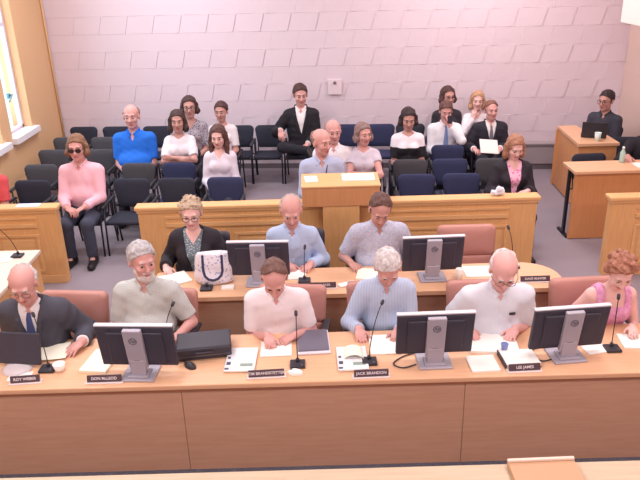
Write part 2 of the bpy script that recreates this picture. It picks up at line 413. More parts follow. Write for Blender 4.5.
def make_council_chair(leather, loc, rz, label, group):
    t = empty('council_chair', loc, rz, label, 'chair', group)
    bm = new(); cushion(bm, outline(.28, .29, .31, .05), .085, .012, Matrix.Translation((0, 0, .62)) @ Matrix.Rotation(RAD(-8), 4, 'X'), .02)
    o = obj('backrest', bm, leather, t)
    bm = new(); cushion(bm, outline(.27, .28, .17, .04), .085, .012, Matrix.Translation((0, -.015, .455)) @ Matrix.Rotation(RAD(-8), 4, 'X'), .02)
    obj('lumbar_pad', bm, leather, t)
    bm = new(); cushion(bm, outline(.26, .27, .50, .06), .09, 0, Matrix.Translation((0, -.02, .41)) @ Matrix.Rotation(RAD(88), 4, 'X'), .015); obj('seat', bm, leather, t)
    for s in (-1, 1):
        bm = new(); box(bm, (s*.30-.03, -.42, .63), (s*.30+.03, -.04, .66), .012); tube(bm, [(s*.30, -.25, .64), (s*.30, -.22, .40), (s*.2, -.22, .36)], .018); obj('armrest', bm, BLK, t)
    bm = new(); lathe(bm, [(.03, .10), (.03, .36), (.09, .365)], (0, -.25, 0)); obj('column', bm, BLKMET, t)
    for k in range(5):
        a = 2*pi*k/5+.3; q = (.29*cos(a), -.25+.29*sin(a))
        bm = new(); tube(bm, [(0, -.25, .11), (q[0], q[1], .075)], [.028, .018]); l = obj('base_arm', bm, BLKMET, t)
        bm = new(); ball(bm, (q[0], q[1], .032), (.028, .028, .032)); obj('castor', bm, BLK, l)
    return t
ROW = {'A': lambda x: 8.31-.04*x, 'B': lambda x: 9.0-.05*x, 'C': lambda x: 9.75-.06*x, 'D': lambda x: 10.5-.06*x, 'E': lambda x: 11.16-.08*x}
CH = [  # row, x, fabric, label
 ('A', -3.72, INK, 'black fabric chair at the left end of the front row, by the left partition'),
 ('A', -2.96, INK, 'black fabric chair under the man in the pink shirt'),
 ('A', -2.42, INK, 'empty black chair beside the man in the pink shirt, at the partition corner'),
 ('A', -1.83, INK, 'empty front-row chair between the partition corner and the long-haired girl'),
 ('A', -1.20, NAVY, 'empty navy chair directly in front of the long-haired girl'),
 ('A', .07, INK, 'dark chair under the bald man behind the lectern'),
 ('A', 1.25, NAVY, 'empty navy front-row chair in front of the woman in black and white'),
 ('A', 1.82, NAVY, 'empty navy front-row chair beside the lady with the pink top'),
 ('A', 2.42, INK, 'dark chair under the lady with the pink top and black cardigan'),
 ('B', -3.88, CHAR, 'charcoal chair at the left end of the second row'),
 ('B', -2.50, CHAR, 'empty charcoal chair in front of the man in the blue polo shirt'),
 ('B', -1.93, NAVY, 'empty navy chair in front of the girl with crossed arms'),
 ('B', -1.30, INK, 'dark chair under the long-haired girl'),
 ('B', .16, INK, 'dark chair under the white-shirted man behind the lectern'),
 ('B', .66, INK, 'dark chair under the woman in the grey tee with crossed arms'),
 ('B', 1.26, CHAR, 'charcoal chair right in front of the woman in black and white'),
 ('B', 1.80, NAVY, 'empty navy second-row chair in front of the man with the phone'),
 ('B', 2.38, CHAR, 'charcoal chair between the man in the dark suit and the lady in pink'),
 ('C', -3.98, CHAR, 'charcoal chair at the left end of the third row, near the window'),
 ('C', -3.26, CHAR, 'empty charcoal third-row chair just right of the pink-shirted man'),
 ('C', -2.63, CHAR, 'charcoal chair under the man in the blue polo shirt'),
 ('C', -1.98, INK, 'dark chair under the girl with crossed arms and white tee'),
 ('C', 1.30, INK, 'dark chair under the woman in black and white'),
 ('C', 1.90, NAVY, 'empty navy third-row chair directly in front of the man with the phone'),
 ('D', -4.02, CHAR, 'charcoal fourth-row chair near the wall below the window'),
 ('D', -3.40, CHAR, 'empty charcoal fourth-row chair left of the man in the blue polo'),
 ('D', -1.94, INK, 'dark chair under the woman with glasses and patterned top'),
 ('D', -1.44, INK, 'dark chair under the woman in white behind the long-haired girl'),
 ('D', 1.94, INK, 'dark chair under the man with the phone'),
 ('D', 2.60, INK, 'dark chair under the man in the dark suit reading papers'),
 ('E', -3.99, INK, 'black chair in the left back corner, by the wall'),
 ('E', -3.42, INK, 'black back-row chair behind and left of the man in the blue polo'),
 ('E', -2.72, INK, 'black back-row chair between the blue polo man and the girl in white tee'),
 ('E', -1.30, INK, 'black back-row chair behind the woman in white'),
 ('E', -.80, INK, 'empty black chair beside the suited man, seat and legs in full view'),
 ('E', -.27, INK, 'dark chair under the man in black suit at the back'),
 ('E', .46, NAVY, 'navy back-row chair behind the white-shirted man'),
 ('E', 1.05, NAVY, 'navy back-row chair behind the woman in the grey tee'),
 ('E', 1.54, INK, 'black back-row chair behind the woman in black and white'),
 ('E', 2.08, INK, 'dark back-row chair under the dark-haired woman at the wall'),
 ('E', 2.56, INK, 'dark back-row chair under the blonde woman'),
]
GRP = {'A': 'audience chairs of the first row', 'B': 'audience chairs of the second row', 'C': 'audience chairs of the third row', 'D': 'audience chairs of the fourth row', 'E': 'audience chairs along the back wall'}
protos = {}
for r_, x, fab, lab in CH:
    loc = (x, ROW[r_](x), 0); rz = RAD(-3.5)
    if fab.name not in protos: protos[fab.name] = make_audience_chair(fab, loc, rz, lab, GRP[r_])
    else: dup(protos[fab.name], loc, rz, lab, GRP[r_])
INKP = protos[INK.name]
dup(INKP, (3.72, 8.98, 0), .05, 'black chair tucked behind the clerk desk, only its back above the top', 'clerk chairs')
dup(INKP, (4.52, 9.82, 0), -.1, 'black chair between the clerk counter and the desk at right', 'clerk chairs')
dup(INKP, (4.41, 9.06, 0), -.17, 'black chair under the person in black at the right edge', 'clerk chairs')
dup(INKP, (4.62, 10.62, 0), RAD(-40), 'black chair under the clerk with the laptop', 'clerk chairs')
dup(INKP, (-4.2, 8.02, 0), .1, 'dark chair under the person in red at the left edge', 'audience chairs of the first row')
CC = make_council_chair(SALMON, (1.48, 6.33, 0), 0, 'empty salmon leather armchair at the middle desk', 'council armchairs')
CG = 'council armchairs'
dup(CC, (-2.08, 5.08, 0), -.1, 'salmon leather armchair under the man in the dark grey suit', CG)
dup(CC, (-1.33, 5.09, 0), -.12, 'salmon leather armchair under the bearded man', CG)
dup(CC, (-.25, 5.09, 0), -.12, 'salmon leather armchair under the man in white writing on a pad', CG)
dup(CC, (.50, 5.10, 0), 0, 'salmon leather armchair under the white-haired man in blue stripes', CG)
dup(CC, (1.34, 5.08, 0), 0, 'salmon leather armchair under the white-haired man with a pocket pen', CG)
dup(CC, (2.20, 5.07, 0), .05, 'salmon leather armchair under the woman in the pink dress', CG)
CB = make_council_chair(BLKLEATH, (-1.2, 6.34, 0), 0, 'black armchair under the woman in the black cardigan', CG)
dup(CB, (-.24, 6.34, 0), 0, 'black armchair under the bald man in pale blue at the middle desk', CG)
dup(CB, (.58, 6.34, 0), 0, 'black armchair under the heavy man in a patterned shirt', CG)
# ------------------------------------------------------------------ people: smooth implicit bodies meshed with surface nets
class Field:
    def __init__(s, lo, hi, h):
        s.h = h; s.lo = np.array(lo, float); n = np.ceil((np.array(hi)-s.lo)/h).astype(int)+1; s.n = n
        s.ax = [np.arange(n[i])*h + s.lo[i] for i in range(3)]
        s.D = np.full(tuple(n), .5, np.float32)
    def sub(s, lo, hi):
        i0 = np.maximum(0, np.floor((np.array(lo)-s.lo)/s.h).astype(int)); i1 = np.minimum(s.n, np.ceil((np.array(hi)-s.lo)/s.h).astype(int)+1)
        if (i1 <= i0).any(): return None, None
        sl = tuple(slice(a, b) for a, b in zip(i0, i1))
        X, Y, Z = np.meshgrid(*[s.ax[i][sl[i]] for i in range(3)], indexing='ij', sparse=True)
        return sl, (X.astype(np.float32), Y.astype(np.float32), Z.astype(np.float32))
    def add(s, pr, inf=0., k=None, cut=False):
        k = pr['k'] if k is None else k
        lo, hi = pr['bb']; pad = inf+k+.03
        sl, P = s.sub(lo-pad, hi+pad)
        if sl is None: return
        d = pr['f'](*P) - inf
        for (pt, nn) in pr.get('cuts', ()):
            d = np.maximum(d, (P[0]-pt[0])*nn[0]+(P[1]-pt[1])*nn[1]+(P[2]-pt[2])*nn[2])
        A = s.D[sl]
        if cut:
            d = -d; hh = np.maximum(k-np.abs(A-d), 0)/max(k, 1e-6); s.D[sl] = np.maximum(A, d)+hh*hh*k*.25
        else:
            hh = np.maximum(k-np.abs(A-d), 0)/max(k, 1e-6); s.D[sl] = np.minimum(A, d)-hh*hh*k*.25
    def grid(s): return np.meshgrid(*s.ax, indexing='ij', sparse=True)
    def plane(s, pt, n):
        X, Y, Z = s.grid(); s.D = np.maximum(s.D, ((X-pt[0])*n[0]+(Y-pt[1])*n[1]+(Z-pt[2])*n[2]).astype(np.float32))
    def noise(s, amp, f, seed=0):
        X, Y, Z = s.grid(); r = np.random.default_rng(seed); o = 0
        for i in range(4):
            v = r.normal(size=3); v = v/np.linalg.norm(v)*f*(.7+.5*i); o = o+np.sin(X*v[0]+Y*v[1]+Z*v[2]+r.uniform(0, 6))/(1+.4*i)
        s.D += (amp*.5*o).astype(np.float32)
    def front(s, x, z):
        i = int(round((x-s.lo[0])/s.h)); k = int(round((z-s.lo[2])/s.h))
        if not (0 <= i < s.n[0] and 0 <= k < s.n[2]): return None
        j = np.nonzero(s.D[i, :, k] < 0)[0]
        return s.ax[1][j[0]] if len(j) else None
    def mesh(s, name):
        D = s.D; nx, ny, nz = D.shape; S = D < 0
        c = [(0, 0, 0), (1, 0, 0), (0, 1, 0), (1, 1, 0), (0, 0, 1), (1, 0, 1), (0, 1, 1), (1, 1, 1)]
        cs = [S[a:nx-1+a, b:ny-1+b, d:nz-1+d] for a, b, d in c]
        anyc = np.logical_or.reduce(cs); allc = np.logical_and.reduce(cs)
        idx = np.argwhere(anyc & ~allc)
        if not len(idx): return None
        V = np.stack([D[idx[:, 0]+a, idx[:, 1]+b, idx[:, 2]+d] for a, b, d in c], 1)
        acc = np.zeros((len(idx), 3)); cnt = np.zeros(len(idx)); C = np.array(c, float)
        for a, b in ((0, 1), (2, 3), (4, 5), (6, 7), (0, 2), (1, 3), (4, 6), (5, 7), (0, 4), (1, 5), (2, 6), (3, 7)):
            va, vb = V[:, a], V[:, b]; m = (va < 0) != (vb < 0)
            t = np.where(m, va/np.where(m, va-vb, 1), 0)
            acc += np.where(m[:, None], C[a]+t[:, None]*(C[b]-C[a]), 0); cnt += m
        pts = (idx+acc/cnt[:, None])*s.h+s.lo
        vm = np.full((nx-1, ny-1, nz-1), -1, np.int64); vm[tuple(idx.T)] = np.arange(len(idx))
        Q = []
        for ax in range(3):
            sa = [slice(None)]*3; sb = [slice(None)]*3; sa[ax] = slice(0, -1); sb[ax] = slice(1, None)
            A, B = S[tuple(sa)], S[tuple(sb)]; e = np.argwhere(A != B)
            o1, o2 = [(1, 2), (2, 0), (0, 1)][ax]
            lim = np.array([nx, ny, nz])
            ok = (e[:, o1] > 0) & (e[:, o2] > 0) & (e[:, o1] < lim[o1]-1) & (e[:, o2] < lim[o2]-1); e = e[ok]
            def g(d1, d2):
                q = e.copy(); q[:, o1] -= d1; q[:, o2] -= d2; return vm[q[:, 0], q[:, 1], q[:, 2]]
            q = np.stack([g(1, 1), g(0, 1), g(0, 0), g(1, 0)], 1)
            fl = ~A[tuple(e.T)]; q[fl] = q[fl][:, ::-1]; Q.append(q)
        Q = np.concatenate(Q); Q = Q[(Q >= 0).all(1)]
        me = bpy.data.meshes.new(name); me.vertices.add(len(pts)); me.vertices.foreach_set('co', pts.astype(np.float32).ravel())
        me.loops.add(Q.size); me.loops.foreach_set('vertex_index', Q.astype(np.int32).ravel())
        me.polygons.add(len(Q)); me.polygons.foreach_set('loop_start', np.arange(0, Q.size, 4, dtype=np.int32))
        me.polygons.foreach_set('use_smooth', np.ones(len(Q), bool)); me.update(calc_edges=True)
        return me
V3 = lambda *a: np.array(a, float)
def nrm(v): return v/np.linalg.norm(v)
def cone(a, b, ra, rb, k=.02, cuts=()):
    a, b = np.array(a, float), np.array(b, float); ab = b-a; L2 = max(ab@ab, 1e-9); r_ = max(ra, rb)
    def f(X, Y, Z):
        t = np.clip(((X-a[0])*ab[0]+(Y-a[1])*ab[1]+(Z-a[2])*ab[2])/L2, 0, 1)
        return np.sqrt((X-a[0]-t*ab[0])**2+(Y-a[1]-t*ab[1])**2+(Z-a[2]-t*ab[2])**2)-(ra+(rb-ra)*t)
    return dict(f=f, bb=(np.minimum(a, b)-r_, np.maximum(a, b)+r_), k=k, cuts=cuts)
def ell(c, r_, M=None, k=.03):
    c = np.array(c, float); M = np.eye(3) if M is None else np.array(M); R_ = max(r_)     # rows of M: local axes
    def f(X, Y, Z):
        x, y, z = X-c[0], Y-c[1], Z-c[2]
        p_ = [(M[i, 0]*x+M[i, 1]*y+M[i, 2]*z) for i in range(3)]
        k0 = np.sqrt((p_[0]/r_[0])**2+(p_[1]/r_[1])**2+(p_[2]/r_[2])**2); k1 = np.sqrt((p_[0]/r_[0]**2)**2+(p_[1]/r_[1]**2)**2+(p_[2]/r_[2]**2)**2)
        return k0*(k0-1)/np.maximum(k1, 1e-6)
    return dict(f=f, bb=(c-R_, c+R_), k=k)
def bounds(prs, pad):
    return np.min([p_['bb'][0] for p_ in prs], 0)-pad, np.max([p_['bb'][1] for p_ in prs], 0)+pad
SKIN = {'pink': ((226, 174, 170), (206, 132, 134)), 'tan': ((198, 148, 138), (176, 112, 110)), 'fair': ((230, 186, 180), (204, 126, 132)), 'ruddy': ((214, 160, 154), (190, 120, 120))}
def sdf_obj(name, F_, m, parent):
    me = F_.mesh(name)
    if me is None: return None
    return link_mesh(name, me, m, parent)
def person(label, head, seat=.46, s=1.08, w=1., yaw=0., lean=6., neck=None, look=(0, 0, 0), hands=None, skin='pink', hair=('short', (90, 70, 60)),
           top='shirt', sleeve='long', color=None, collar=True, over=None, tie=None, trousers=(60, 62, 76), glasses=None, beard=None, belly=0., female=False,
           h=.0085, legs=None, poles=None, group=None, shoes=True, open_v=.05, extra=None, stand=False, badge=None, lanyard=None):
    L_ = RAD(lean); nk = RAD(neck if neck is not None else lean*1.6)
    u = V3(0, -sin(L_), cos(L_)); f = V3(0, -cos(L_), -sin(L_)); X = V3(1, 0, 0)
    un_ = V3(0, -sin(nk), cos(nk))
    hip = V3(0, 0, seat+.105*s)
    nb = hip+s*(.50*u-.005*f)
    hc = hip+s*(.52*u+.165*un_)
    # root so that the head centre stands over `head` (world x, y)
    cy_, sy_ = cos(RAD(yaw)), sin(RAD(yaw))
    root = Vector((head[0]-(cy_*hc[0]-sy_*hc[1]), head[1]-(sy_*hc[0]+cy_*hc[1]), 0))
    t = empty('person', root, RAD(yaw), label, 'person', group)
    def loc(p_):   # world -> local
        dx, dy = p_[0]-root.x, p_[1]-root.y
        return V3(cy_*dx+sy_*dy, -sy_*dx+cy_*dy, p_[2])
    fw_ = w*(.90 if female else 1.)
    TP = lambda x, a, b: hip+s*(x*fw_*X+a*f+b*u)
    MT = np.stack([X, f, u])
    sc = lambda *r_: [v*s for v in r_]
    torso = [ell(TP(0, 0, .03), sc(.178*fw_, .125, .115), MT, .03), ell(TP(0, .012+belly*.55, .17), sc((.150+belly*.4)*fw_, .112+belly, .135), MT, .06),
             ell(TP(0, 0, .33), sc(.165*fw_, .112, .15), MT, .06), ell(TP(0, -.012, .425), sc(.155*fw_, .085, .075), MT, .05),
             cone(TP(-.135, -.012, .425), TP(-.03, -.012, .468), .055*s, .055*s, .05), cone(TP(.135, -.012, .425), TP(.03, -.012, .468), .055*s, .055*s, .05)]
    if female: torso += [ell(TP(sx*.07, .088, .325), sc(.062, .055, .062), MT, .04) for sx in (-1, 1)]
    # head frame
    hy, hp, hr = [RAD(v) for v in look]
    R_ = Matrix.Rotation(hy, 3, 'Z') @ Matrix.Rotation(hp, 3, 'X') @ Matrix.Rotation(hr, 3, 'Y')
    hx = np.array(R_ @ Vector((1, 0, 0))); hf = np.array(R_ @ Vector((0, -1, 0))); hu = np.array(R_ @ Vector((0, 0, 1)))
    MH = np.stack([hx, hf, hu]); q = s*1.13
    HP = lambda x, a, b: hc+q*(x*hx+a*hf+b*hu)
    hs = lambda *r_: [v*q for v in r_]
    thr = 1 if not female else .92
    neckp = [cone(nb-.02*s*u, HP(0, -.015, -.05), .058*s*thr, .054*s*thr, .03)]
    headp = [ell(HP(0, -.012, .036), hs(.075, .095, .086), MH, .02), ell(HP(0, .028, -.03), hs(.061, .062, .086), MH, .03),
             ell(HP(0, .062, -.092), hs(.027, .024, .020), MH, .03), ell(HP(0, .03, -.07), hs(.052*thr+.004, .045, .036), MH, .02),
             cone(HP(-.034, .080, .030), HP(.034, .080, .030), .013*q, .013*q, .015)]
    headp += [ell(HP(sx*.036, .066, -.022), hs(.024, .022, .022), MH, .02) for sx in (-1, 1)]
    headp += [ell(HP(sx*.077, -.006, -.002), hs(.011, .021, .032), MH, .008) for sx in (-1, 1)]
    nose = [cone(HP(0, .088, .014), HP(0, .108, -.022), .009*q, .0135*q, .012), ell(HP(-.011, .096, -.026), hs(.009, .010, .008), MH, .008), ell(HP(.011, .096, -.026), hs(.009, .010, .008), MH, .008)]
    lips = [ell(HP(0, .088, -.052), hs(.025, .010, .0055), MH, .006), ell(HP(0, .087, -.062), hs(.021, .010, .0065), MH, .006)]
    sockets = [ell(HP(sx*.031, .098, .010), hs(.017, .014, .012), MH, .012) for sx in (-1, 1)]
    # arms
    armsU, armsF, hprims = [], [], []
    hands = hands or {}
    for i, sx in enumerate((-1, 1)):
        S = TP(sx*.158, -.012, .422); hd = hands.get('lr'[i])
        if hd is None:
            W = V3(sx*.09, -.33, seat+.20*s) if not stand else V3(sx*.26, -.05, seat-.12)
            dh = nrm(V3(-sx*.5, -.8, -.25)); pn = nrm(V3(0, -.2, -1.)); curl = .8
        else:
            tgt = loc(hd[0]) if hd[0][2] >= 0 and len(hd[0]) == 3 else None
            dh = nrm(np.array(hd[1], float)); pn = np.array(hd[2], float); curl = hd[3] if len(hd) > 3 else .8
            W = tgt-.065*s*dh
        pn = nrm(pn-dh*(pn@dh))
        L1, L2 = .292*s, .262*s
        d = W-S; n_ = np.linalg.norm(d)
        if n_ > (L1+L2)*.995: L1 *= n_/((L1+L2)*.995); L2 *= n_/((L1+L2)*.995) if n_ > (L1+L2)*.995 else 1
        dn = d/n_; a_ = (L1*L1-L2*L2+n_*n_)/(2*n_); hh = math.sqrt(max(L1*L1-a_*a_, 0))
        pole = (poles or {}).get('lr'[i], (sx*.42, .45, -.8)); pole = np.array(pole, float); pole = pole-dn*(pole@dn); pole = nrm(pole)
        E_ = S+dn*a_+pole*hh
        g = .92 if female else 1.06
        armsU.append((S, E_, .056*s*g, .042*s*g)); armsF.append((E_, W, .042*s*g, .027*s*g))
        side = nrm(np.cross(dh, pn)); 
        if (side@X)*sx > 0: side = -side          # thumb side points inward
        MHd = np.stack([dh, side, pn])
        hq = s*(.94 if female else 1.03)
        hprims.append((cone(W-.01*dh, W+.02*dh, .025*s*g, .022*s, .015), .015)); hprims.append((ell(W+.052*hq*dh, [.050*hq, .040*hq, .0165*hq], MHd, .012), .015))
        for off, ln, st in ((-.030, .058, .085), (-.010, .072, .095), (.010, .078, .097), (.029, .070, .092)):
            b_ = W+hq*(st-.012)*dh+hq*off*side; ang = .18*curl; fd_ = nrm(dh+side*off*2.2)
            for j, fr in enumerate((.45, .32, .23)):
                ang += .42*curl
                e_ = b_+hq*ln*fr*(cos(ang)*fd_+sin(ang)*pn)
                hprims.append((cone(b_, e_, (.0092-.0008*j)*hq, (.0086-.0009*j)*hq, .004), .004)); b_ = e_
        b_ = W+hq*.030*dh+hq*.030*side; e_ = b_+hq*.040*nrm(dh*.7+side*.75+pn*.3); e2 = e_+hq*.032*nrm(dh*.95+side*.25+pn*.35)
        hprims.append((cone(b_, e_, .013*hq, .0105*hq, .01), .01)); hprims.append((cone(e_, e2, .0105*hq, .0085*hq, .004), .004))
    # legs
    lg = legs or {}
    thighs, shins, feet = [], [], []
    for i, sx in enumerate((-1, 1)):
        Hj = hip+s*V3(sx*.092*fw_, 0, -.012)
        kn, an, to = lg.get('lr'[i], (None, None, None))
        if kn is None:
            if stand: kn, an, to = V3(sx*.10, -.03, seat-.42), V3(sx*.11, .0, .09), V3(sx*.12, -.17, .035)
            else: kn, an, to = V3(sx*.13, -.42*s, seat+.075), V3(sx*.13, -.40*s, .095), V3(sx*.15, -.40*s-.17, .035)
        else: kn, an, to = [np.array(v, float) for v in (kn, an, to)]
        thighs.append((Hj, kn, .084*s*(1+belly), .060*s)); shins.append((kn, an, .058*s, .040*s)); feet.append((an, to))
    # ---- the body: one continuous mesh
    prs = torso+neckp+headp+nose+lips+[cone(*a_, k=.035) for a_ in armsU]+[cone(*a_, k=.02) for a_ in armsF]
    lp = [cone(*a_, k=.04) for a_ in thighs]+[cone(*a_, k=.02) for a_ in shins]
    fp = [cone(a_-V3(0, 0, .02), b_, .038*s, .030*s, .02) for a_, b_ in feet]
    hb = [p_ for p_, _ in hprims]
    B = Field(*bounds(prs+lp+fp+hb, .03), h)
    for p_ in torso+neckp+headp: B.add(p_)
    for p_ in sockets: B.add(p_, cut=True)
    for p_ in nose+lips: B.add(p_)
    for p_ in prs[len(torso)+len(neckp)+len(headp)+len(nose)+len(lips):]: B.add(p_)
    for p_ in lp+fp: B.add(p_)
    for p_, k_ in hprims: B.add(p_, k=k_)
    sk, lp_c = SKIN[skin]
    me = B.mesh('body')
    o = link_mesh('body', me, [mat('skin_'+skin, sk, .5, bump=.05, bscale=120), mat('lips_'+skin, lp_c, .45)], t)
    cen = np.empty(len(me.polygons)*3, np.float32); me.polygons.foreach_get('center', cen); cen = cen.reshape(-1, 3)-hc
    lx, lf, lu = cen@hx/q, cen@hf/q, cen@hu/q
    me.polygons.foreach_set('material_index', ((np.abs(lx) < .026) & (lf > .080) & (np.abs(lu+.057) < .0115-.16*np.abs(lx))).astype(np.int32))
    # eyes, brows
    for sx in (-1, 1):
        bm = new(); c_ = HP(sx*.031, .0765, .008); ball(bm, c_, .0130*q, 12, 8)
        for fc in bm.faces:
            d_ = np.array(fc.calc_center_median())-c_
            if d_@hf > .0098*q : fc.material_index = 1
        obj('eye', bm, [EYEW, EYED], t, True)
    hcol = hair[1] if hair else (120, 100, 92)
    bc = tuple(int(v*.85) for v in hcol) if sum(hcol) < 480 else tuple(int(v*.92) for v in hcol)
    HM = mat('hair_%d_%d_%d' % hcol, hcol, .6, bump=.6, bscale=70, pattern='speckle', rgb2=tuple(int(v*.8) for v in hcol), pscale=45)
    BM = mat('brow_%d_%d_%d' % bc, bc, .7)
    for sx in (-1, 1):
        bm = new(); tube(bm, [HP(sx*.015, .094, .035), HP(sx*.032, .092, .037), HP(sx*.048, .079, .029)], [.003*q, .0045*q, .0025*q], 6); obj('eyebrow', bm, BM, t)
    # hair
    if hair:
        st = hair[0]
        cap = ell(HP(0, -.016, .040), hs(.086, .105, .094), MH, .02)
        ex = []
        cutz = -.085
        if st in ('long', 'bob', 'mop'):
            ln = {'long': .36, 'bob': .13, 'mop': .05}[st]
            dn_ = nrm(-u*.7+hu*-.5); 
            for sx in (-1, 1):
                a_ = HP(sx*.078, -.012, .02); b_ = HP(sx*.084, .01, -.08 if st != 'mop' else -.045); c_ = b_+dn_*max(ln-.10, .01)*s+f*(.095*s if st == 'long' else 0)
                ex += [cone(a_, b_, .026*q, .030*q, .03), cone(b_, c_, .030*q, .024*q, .03)]
            ex += [cone(HP(0, -.075, .02), HP(0, -.085, -.06), .05*q, .055*q, .03), cone(HP(-.03, -.08, -.06), HP(-.03, -.08, -.06)+dn_*(ln-.08)*s, .05*q, .035*q, .04), cone(HP(.03, -.08, -.06), HP(.03, -.08, -.06)+dn_*(ln-.08)*s, .05*q, .035*q, .04)]
        if st == 'bun': ex += [ell(HP(0, -.115, .04), hs(.035, .03, .035), MH, .01)]
        if st == 'curly':
            r_ = np.random.default_rng(3)
            for i in range(34):
                v = nrm(r_.normal(size=3)*V3(1, 1, .8)+V3(0, -.25, .35)); ex.append(ell(HP(v[0]*.088, -.014+v[1]*-1*-.10, .042+v[2]*.09), hs(.024, .024, .024), MH, .006))
        if st == 'spiky':
            r_ = np.random.default_rng(5)
            for i in range(40):
                v = nrm(r_.normal(size=3)*V3(.8, .8, .3)+V3(0, 0, .9)); a_ = HP(v[0]*.08, v[1]*.09-.012, .04+v[2]*.088); ex.append(cone(a_, a_+q*.022*(v[0]*hx+v[1]*hf+v[2]*hu+.3*hf), .011*q, .004*q, .006))
        Hh = Field(*bounds([cap]+ex, .03), max(h*.75, .006)); Hh.add(cap)
        for p_ in ex: Hh.add(p_)
        Hh.noise(.006*(1.4 if st in ('curly',) else 1), 120, 2)
        Xg, Yg, Zg = Hh.grid(); rx, ry, rz_ = Xg-hc[0], Yg-hc[1], Zg-hc[2]
        a_ = (rx*hx[0]+ry*hx[1]+rz_*hx[2])/q; b_ = (rx*hf[0]+ry*hf[1]+rz_*hf[2])/q; c_ = (rx*hu[0]+ry*hu[1]+rz_*hu[2])/q
        rec = hair[2] if len(hair) > 2 else 0.      # receding
        hl = np.where(c_ > .028, .018-rec+.95*(c_-.028)+2.2*np.abs(a_)*rec*3*(c_ > .05), .018)
        if st in ('long', 'bob', 'mop'): hl = np.where(np.abs(a_) > .058, .075 if st != 'mop' else .045, hl)
        D = Hh.D
        if st == 'fringe':
            hl = np.where(c_ > .0, .0-c_*.2, .006)
            D = np.maximum(D, ((c_-.045-np.maximum(-b_-.03, 0)*.55)*q*.8).astype(np.float32))
        D = np.maximum(D, ((b_-hl)*q*.7).astype(np.float32))
        if st not in ('long', 'bob', 'mop'): D = np.maximum(D, ((-.07-c_-np.maximum(b_+.03, 0)*-.9)*q*.7).astype(np.float32)) if st != 'x' else D
        Hh.D = D
        sdf_obj('hair', Hh, HM, t)
    if beard:
        bd = [ell(HP(0, .058, -.090), hs(.050, .042, .040), MH, .03), ell(HP(-.05, .022, -.06), hs(.018, .03, .045), MH, .03), ell(HP(.05, .022, -.06), hs(.018, .03, .045), MH, .03), cone(HP(-.026, .088, -.046), HP(.026, .088, -.046), .009*q, .009*q, .02)]
        Fb = Field(*bounds(bd, .02), max(h*.75, .006))
        for p_ in bd: Fb.add(p_)
        Fb.add(ell(HP(0, .105, -.060), hs(.022, .03, .007), MH, .004), cut=True); Fb.noise(.004, 150, 4)
        sdf_obj('beard', Fb, mat('beard_%d' % beard[0], beard, .7, bump=.6, bscale=80), t)
    if glasses:
        bm = new(); r_ = .0022*q if glasses != 'dark' else .003*q
        for sx in (-1, 1):
            c_ = (sx*.033, .104, .006)
            tube(bm, [HP(c_[0]+.026*cos(a_), c_[1]-.004*abs(cos(a_)), c_[2]+.019*sin(a_)) for a_ in np.linspace(0, 2*pi, 17)[:-1]], r_, 6, True)
            tube(bm, [HP(sx*.058, .100, .012), HP(sx*.078, .06, .012), HP(sx*.082, -.01, .008)], r_, 6)
            if glasses == 'dark':
                vs_ = [bm.verts.new(HP(c_[0]+.026*cos(a_), c_[1], c_[2]+.019*sin(a_))) for a_ in np.linspace(0, 2*pi, 17)[:-1]]; bm.faces.new(vs_).material_index = 1
        tube(bm, [HP(-.008, .106, .010), HP(.008, .106, .010)], r_, 6)
        obj('glasses', bm, [GOLD if glasses == 'thin' else FRAMEM, GLASSM], t)
    # ---- clothes
    cm = color if color is not None else mat('shirt_white', (236, 232, 236), .8, bump=.15, bscale=160)
    def cutcone(a_, frac, inf):
        S_, E2, ra, rb = a_; e_ = S_+(E2-S_)*frac; return cone(S_, e_+.02*nrm(E2-S_), ra, ra+(rb-ra)*frac, .03, cuts=[(e_, nrm(E2-S_))])
    def garment(name, m, inf, sleeve, hem, neckz, vdepth, vw, seed, amp=.004, addneck=None, holes=None, tfrom=0):
        ps = list(torso); ar = []
        if sleeve != 'none':
            for a_, b_ in zip(armsU, armsF):
                if sleeve == 'short': ar.append(cutcone(a_, .80, 0))
                elif sleeve == 'cap': ar.append(cutcone(a_, .42, 0))
                else:
                    ar.append(cone(*a_, k=.035)); E2, W_ = b_[0], b_[1]; fr = {'long': .95, 'rolled': .45, 'jacket': .93}[sleeve]; ee = E2+(W_-E2)*fr
                    ar.append(cone(E2, W_, b_[2], max(b_[3], .030*s), .03, cuts=[(ee, nrm(W_-E2))]))
        G = Field(*bounds(ps+ar, inf+.05), h)
        for p_ in ps: G.add(p_, inf)
        for p_ in ar: G.add(p_, inf+(.010 if sleeve in ('short', 'cap') else .004))
        if addneck: G.add(cone(nb-.03*s*u, nb+.035*s*un_, .066*s, .060*s, .02), .004)
        G.noise(amp, 38, seed)
        Xg, Yg, Zg = G.grid()
        lu_ = (Xg-hip[0])*u[0]+(Yg-hip[1])*u[1]+(Zg-hip[2])*u[2]; lf_ = (Xg-hip[0])*f[0]+(Yg-hip[1])*f[1]+(Zg-hip[2])*f[2]
        D = np.maximum(G.D, (hem*s-lu_).astype(np.float32))
        top_ = neckz*s
        # round neck hole, then the front opening
        rr = np.sqrt(Xg**2+(lf_)**2)
        if sleeve == 'none': D = np.maximum(D, np.where(lu_ > .40*s, np.abs(np.abs(Xg)-.105*s)-.028*s, -1).astype(np.float32))
        D = np.maximum(D, (-np.maximum(np.maximum(rr-.060*s*thr-inf*.3, (top_-.03*s)-lu_), -1)).astype(np.float32))
        if vdepth > 0:
            wdt = vw*s*np.clip((lu_-(.50-vdepth)*s)/(vdepth*s), 0, 1.3)
            D = np.maximum(D, np.where(lf_ > .0, -np.maximum(np.abs(Xg)-wdt, ((.50-vdepth)*s)-lu_), -1).astype(np.float32))
        G.D = D
        o_ = sdf_obj(name, G, m, t); return G, o_
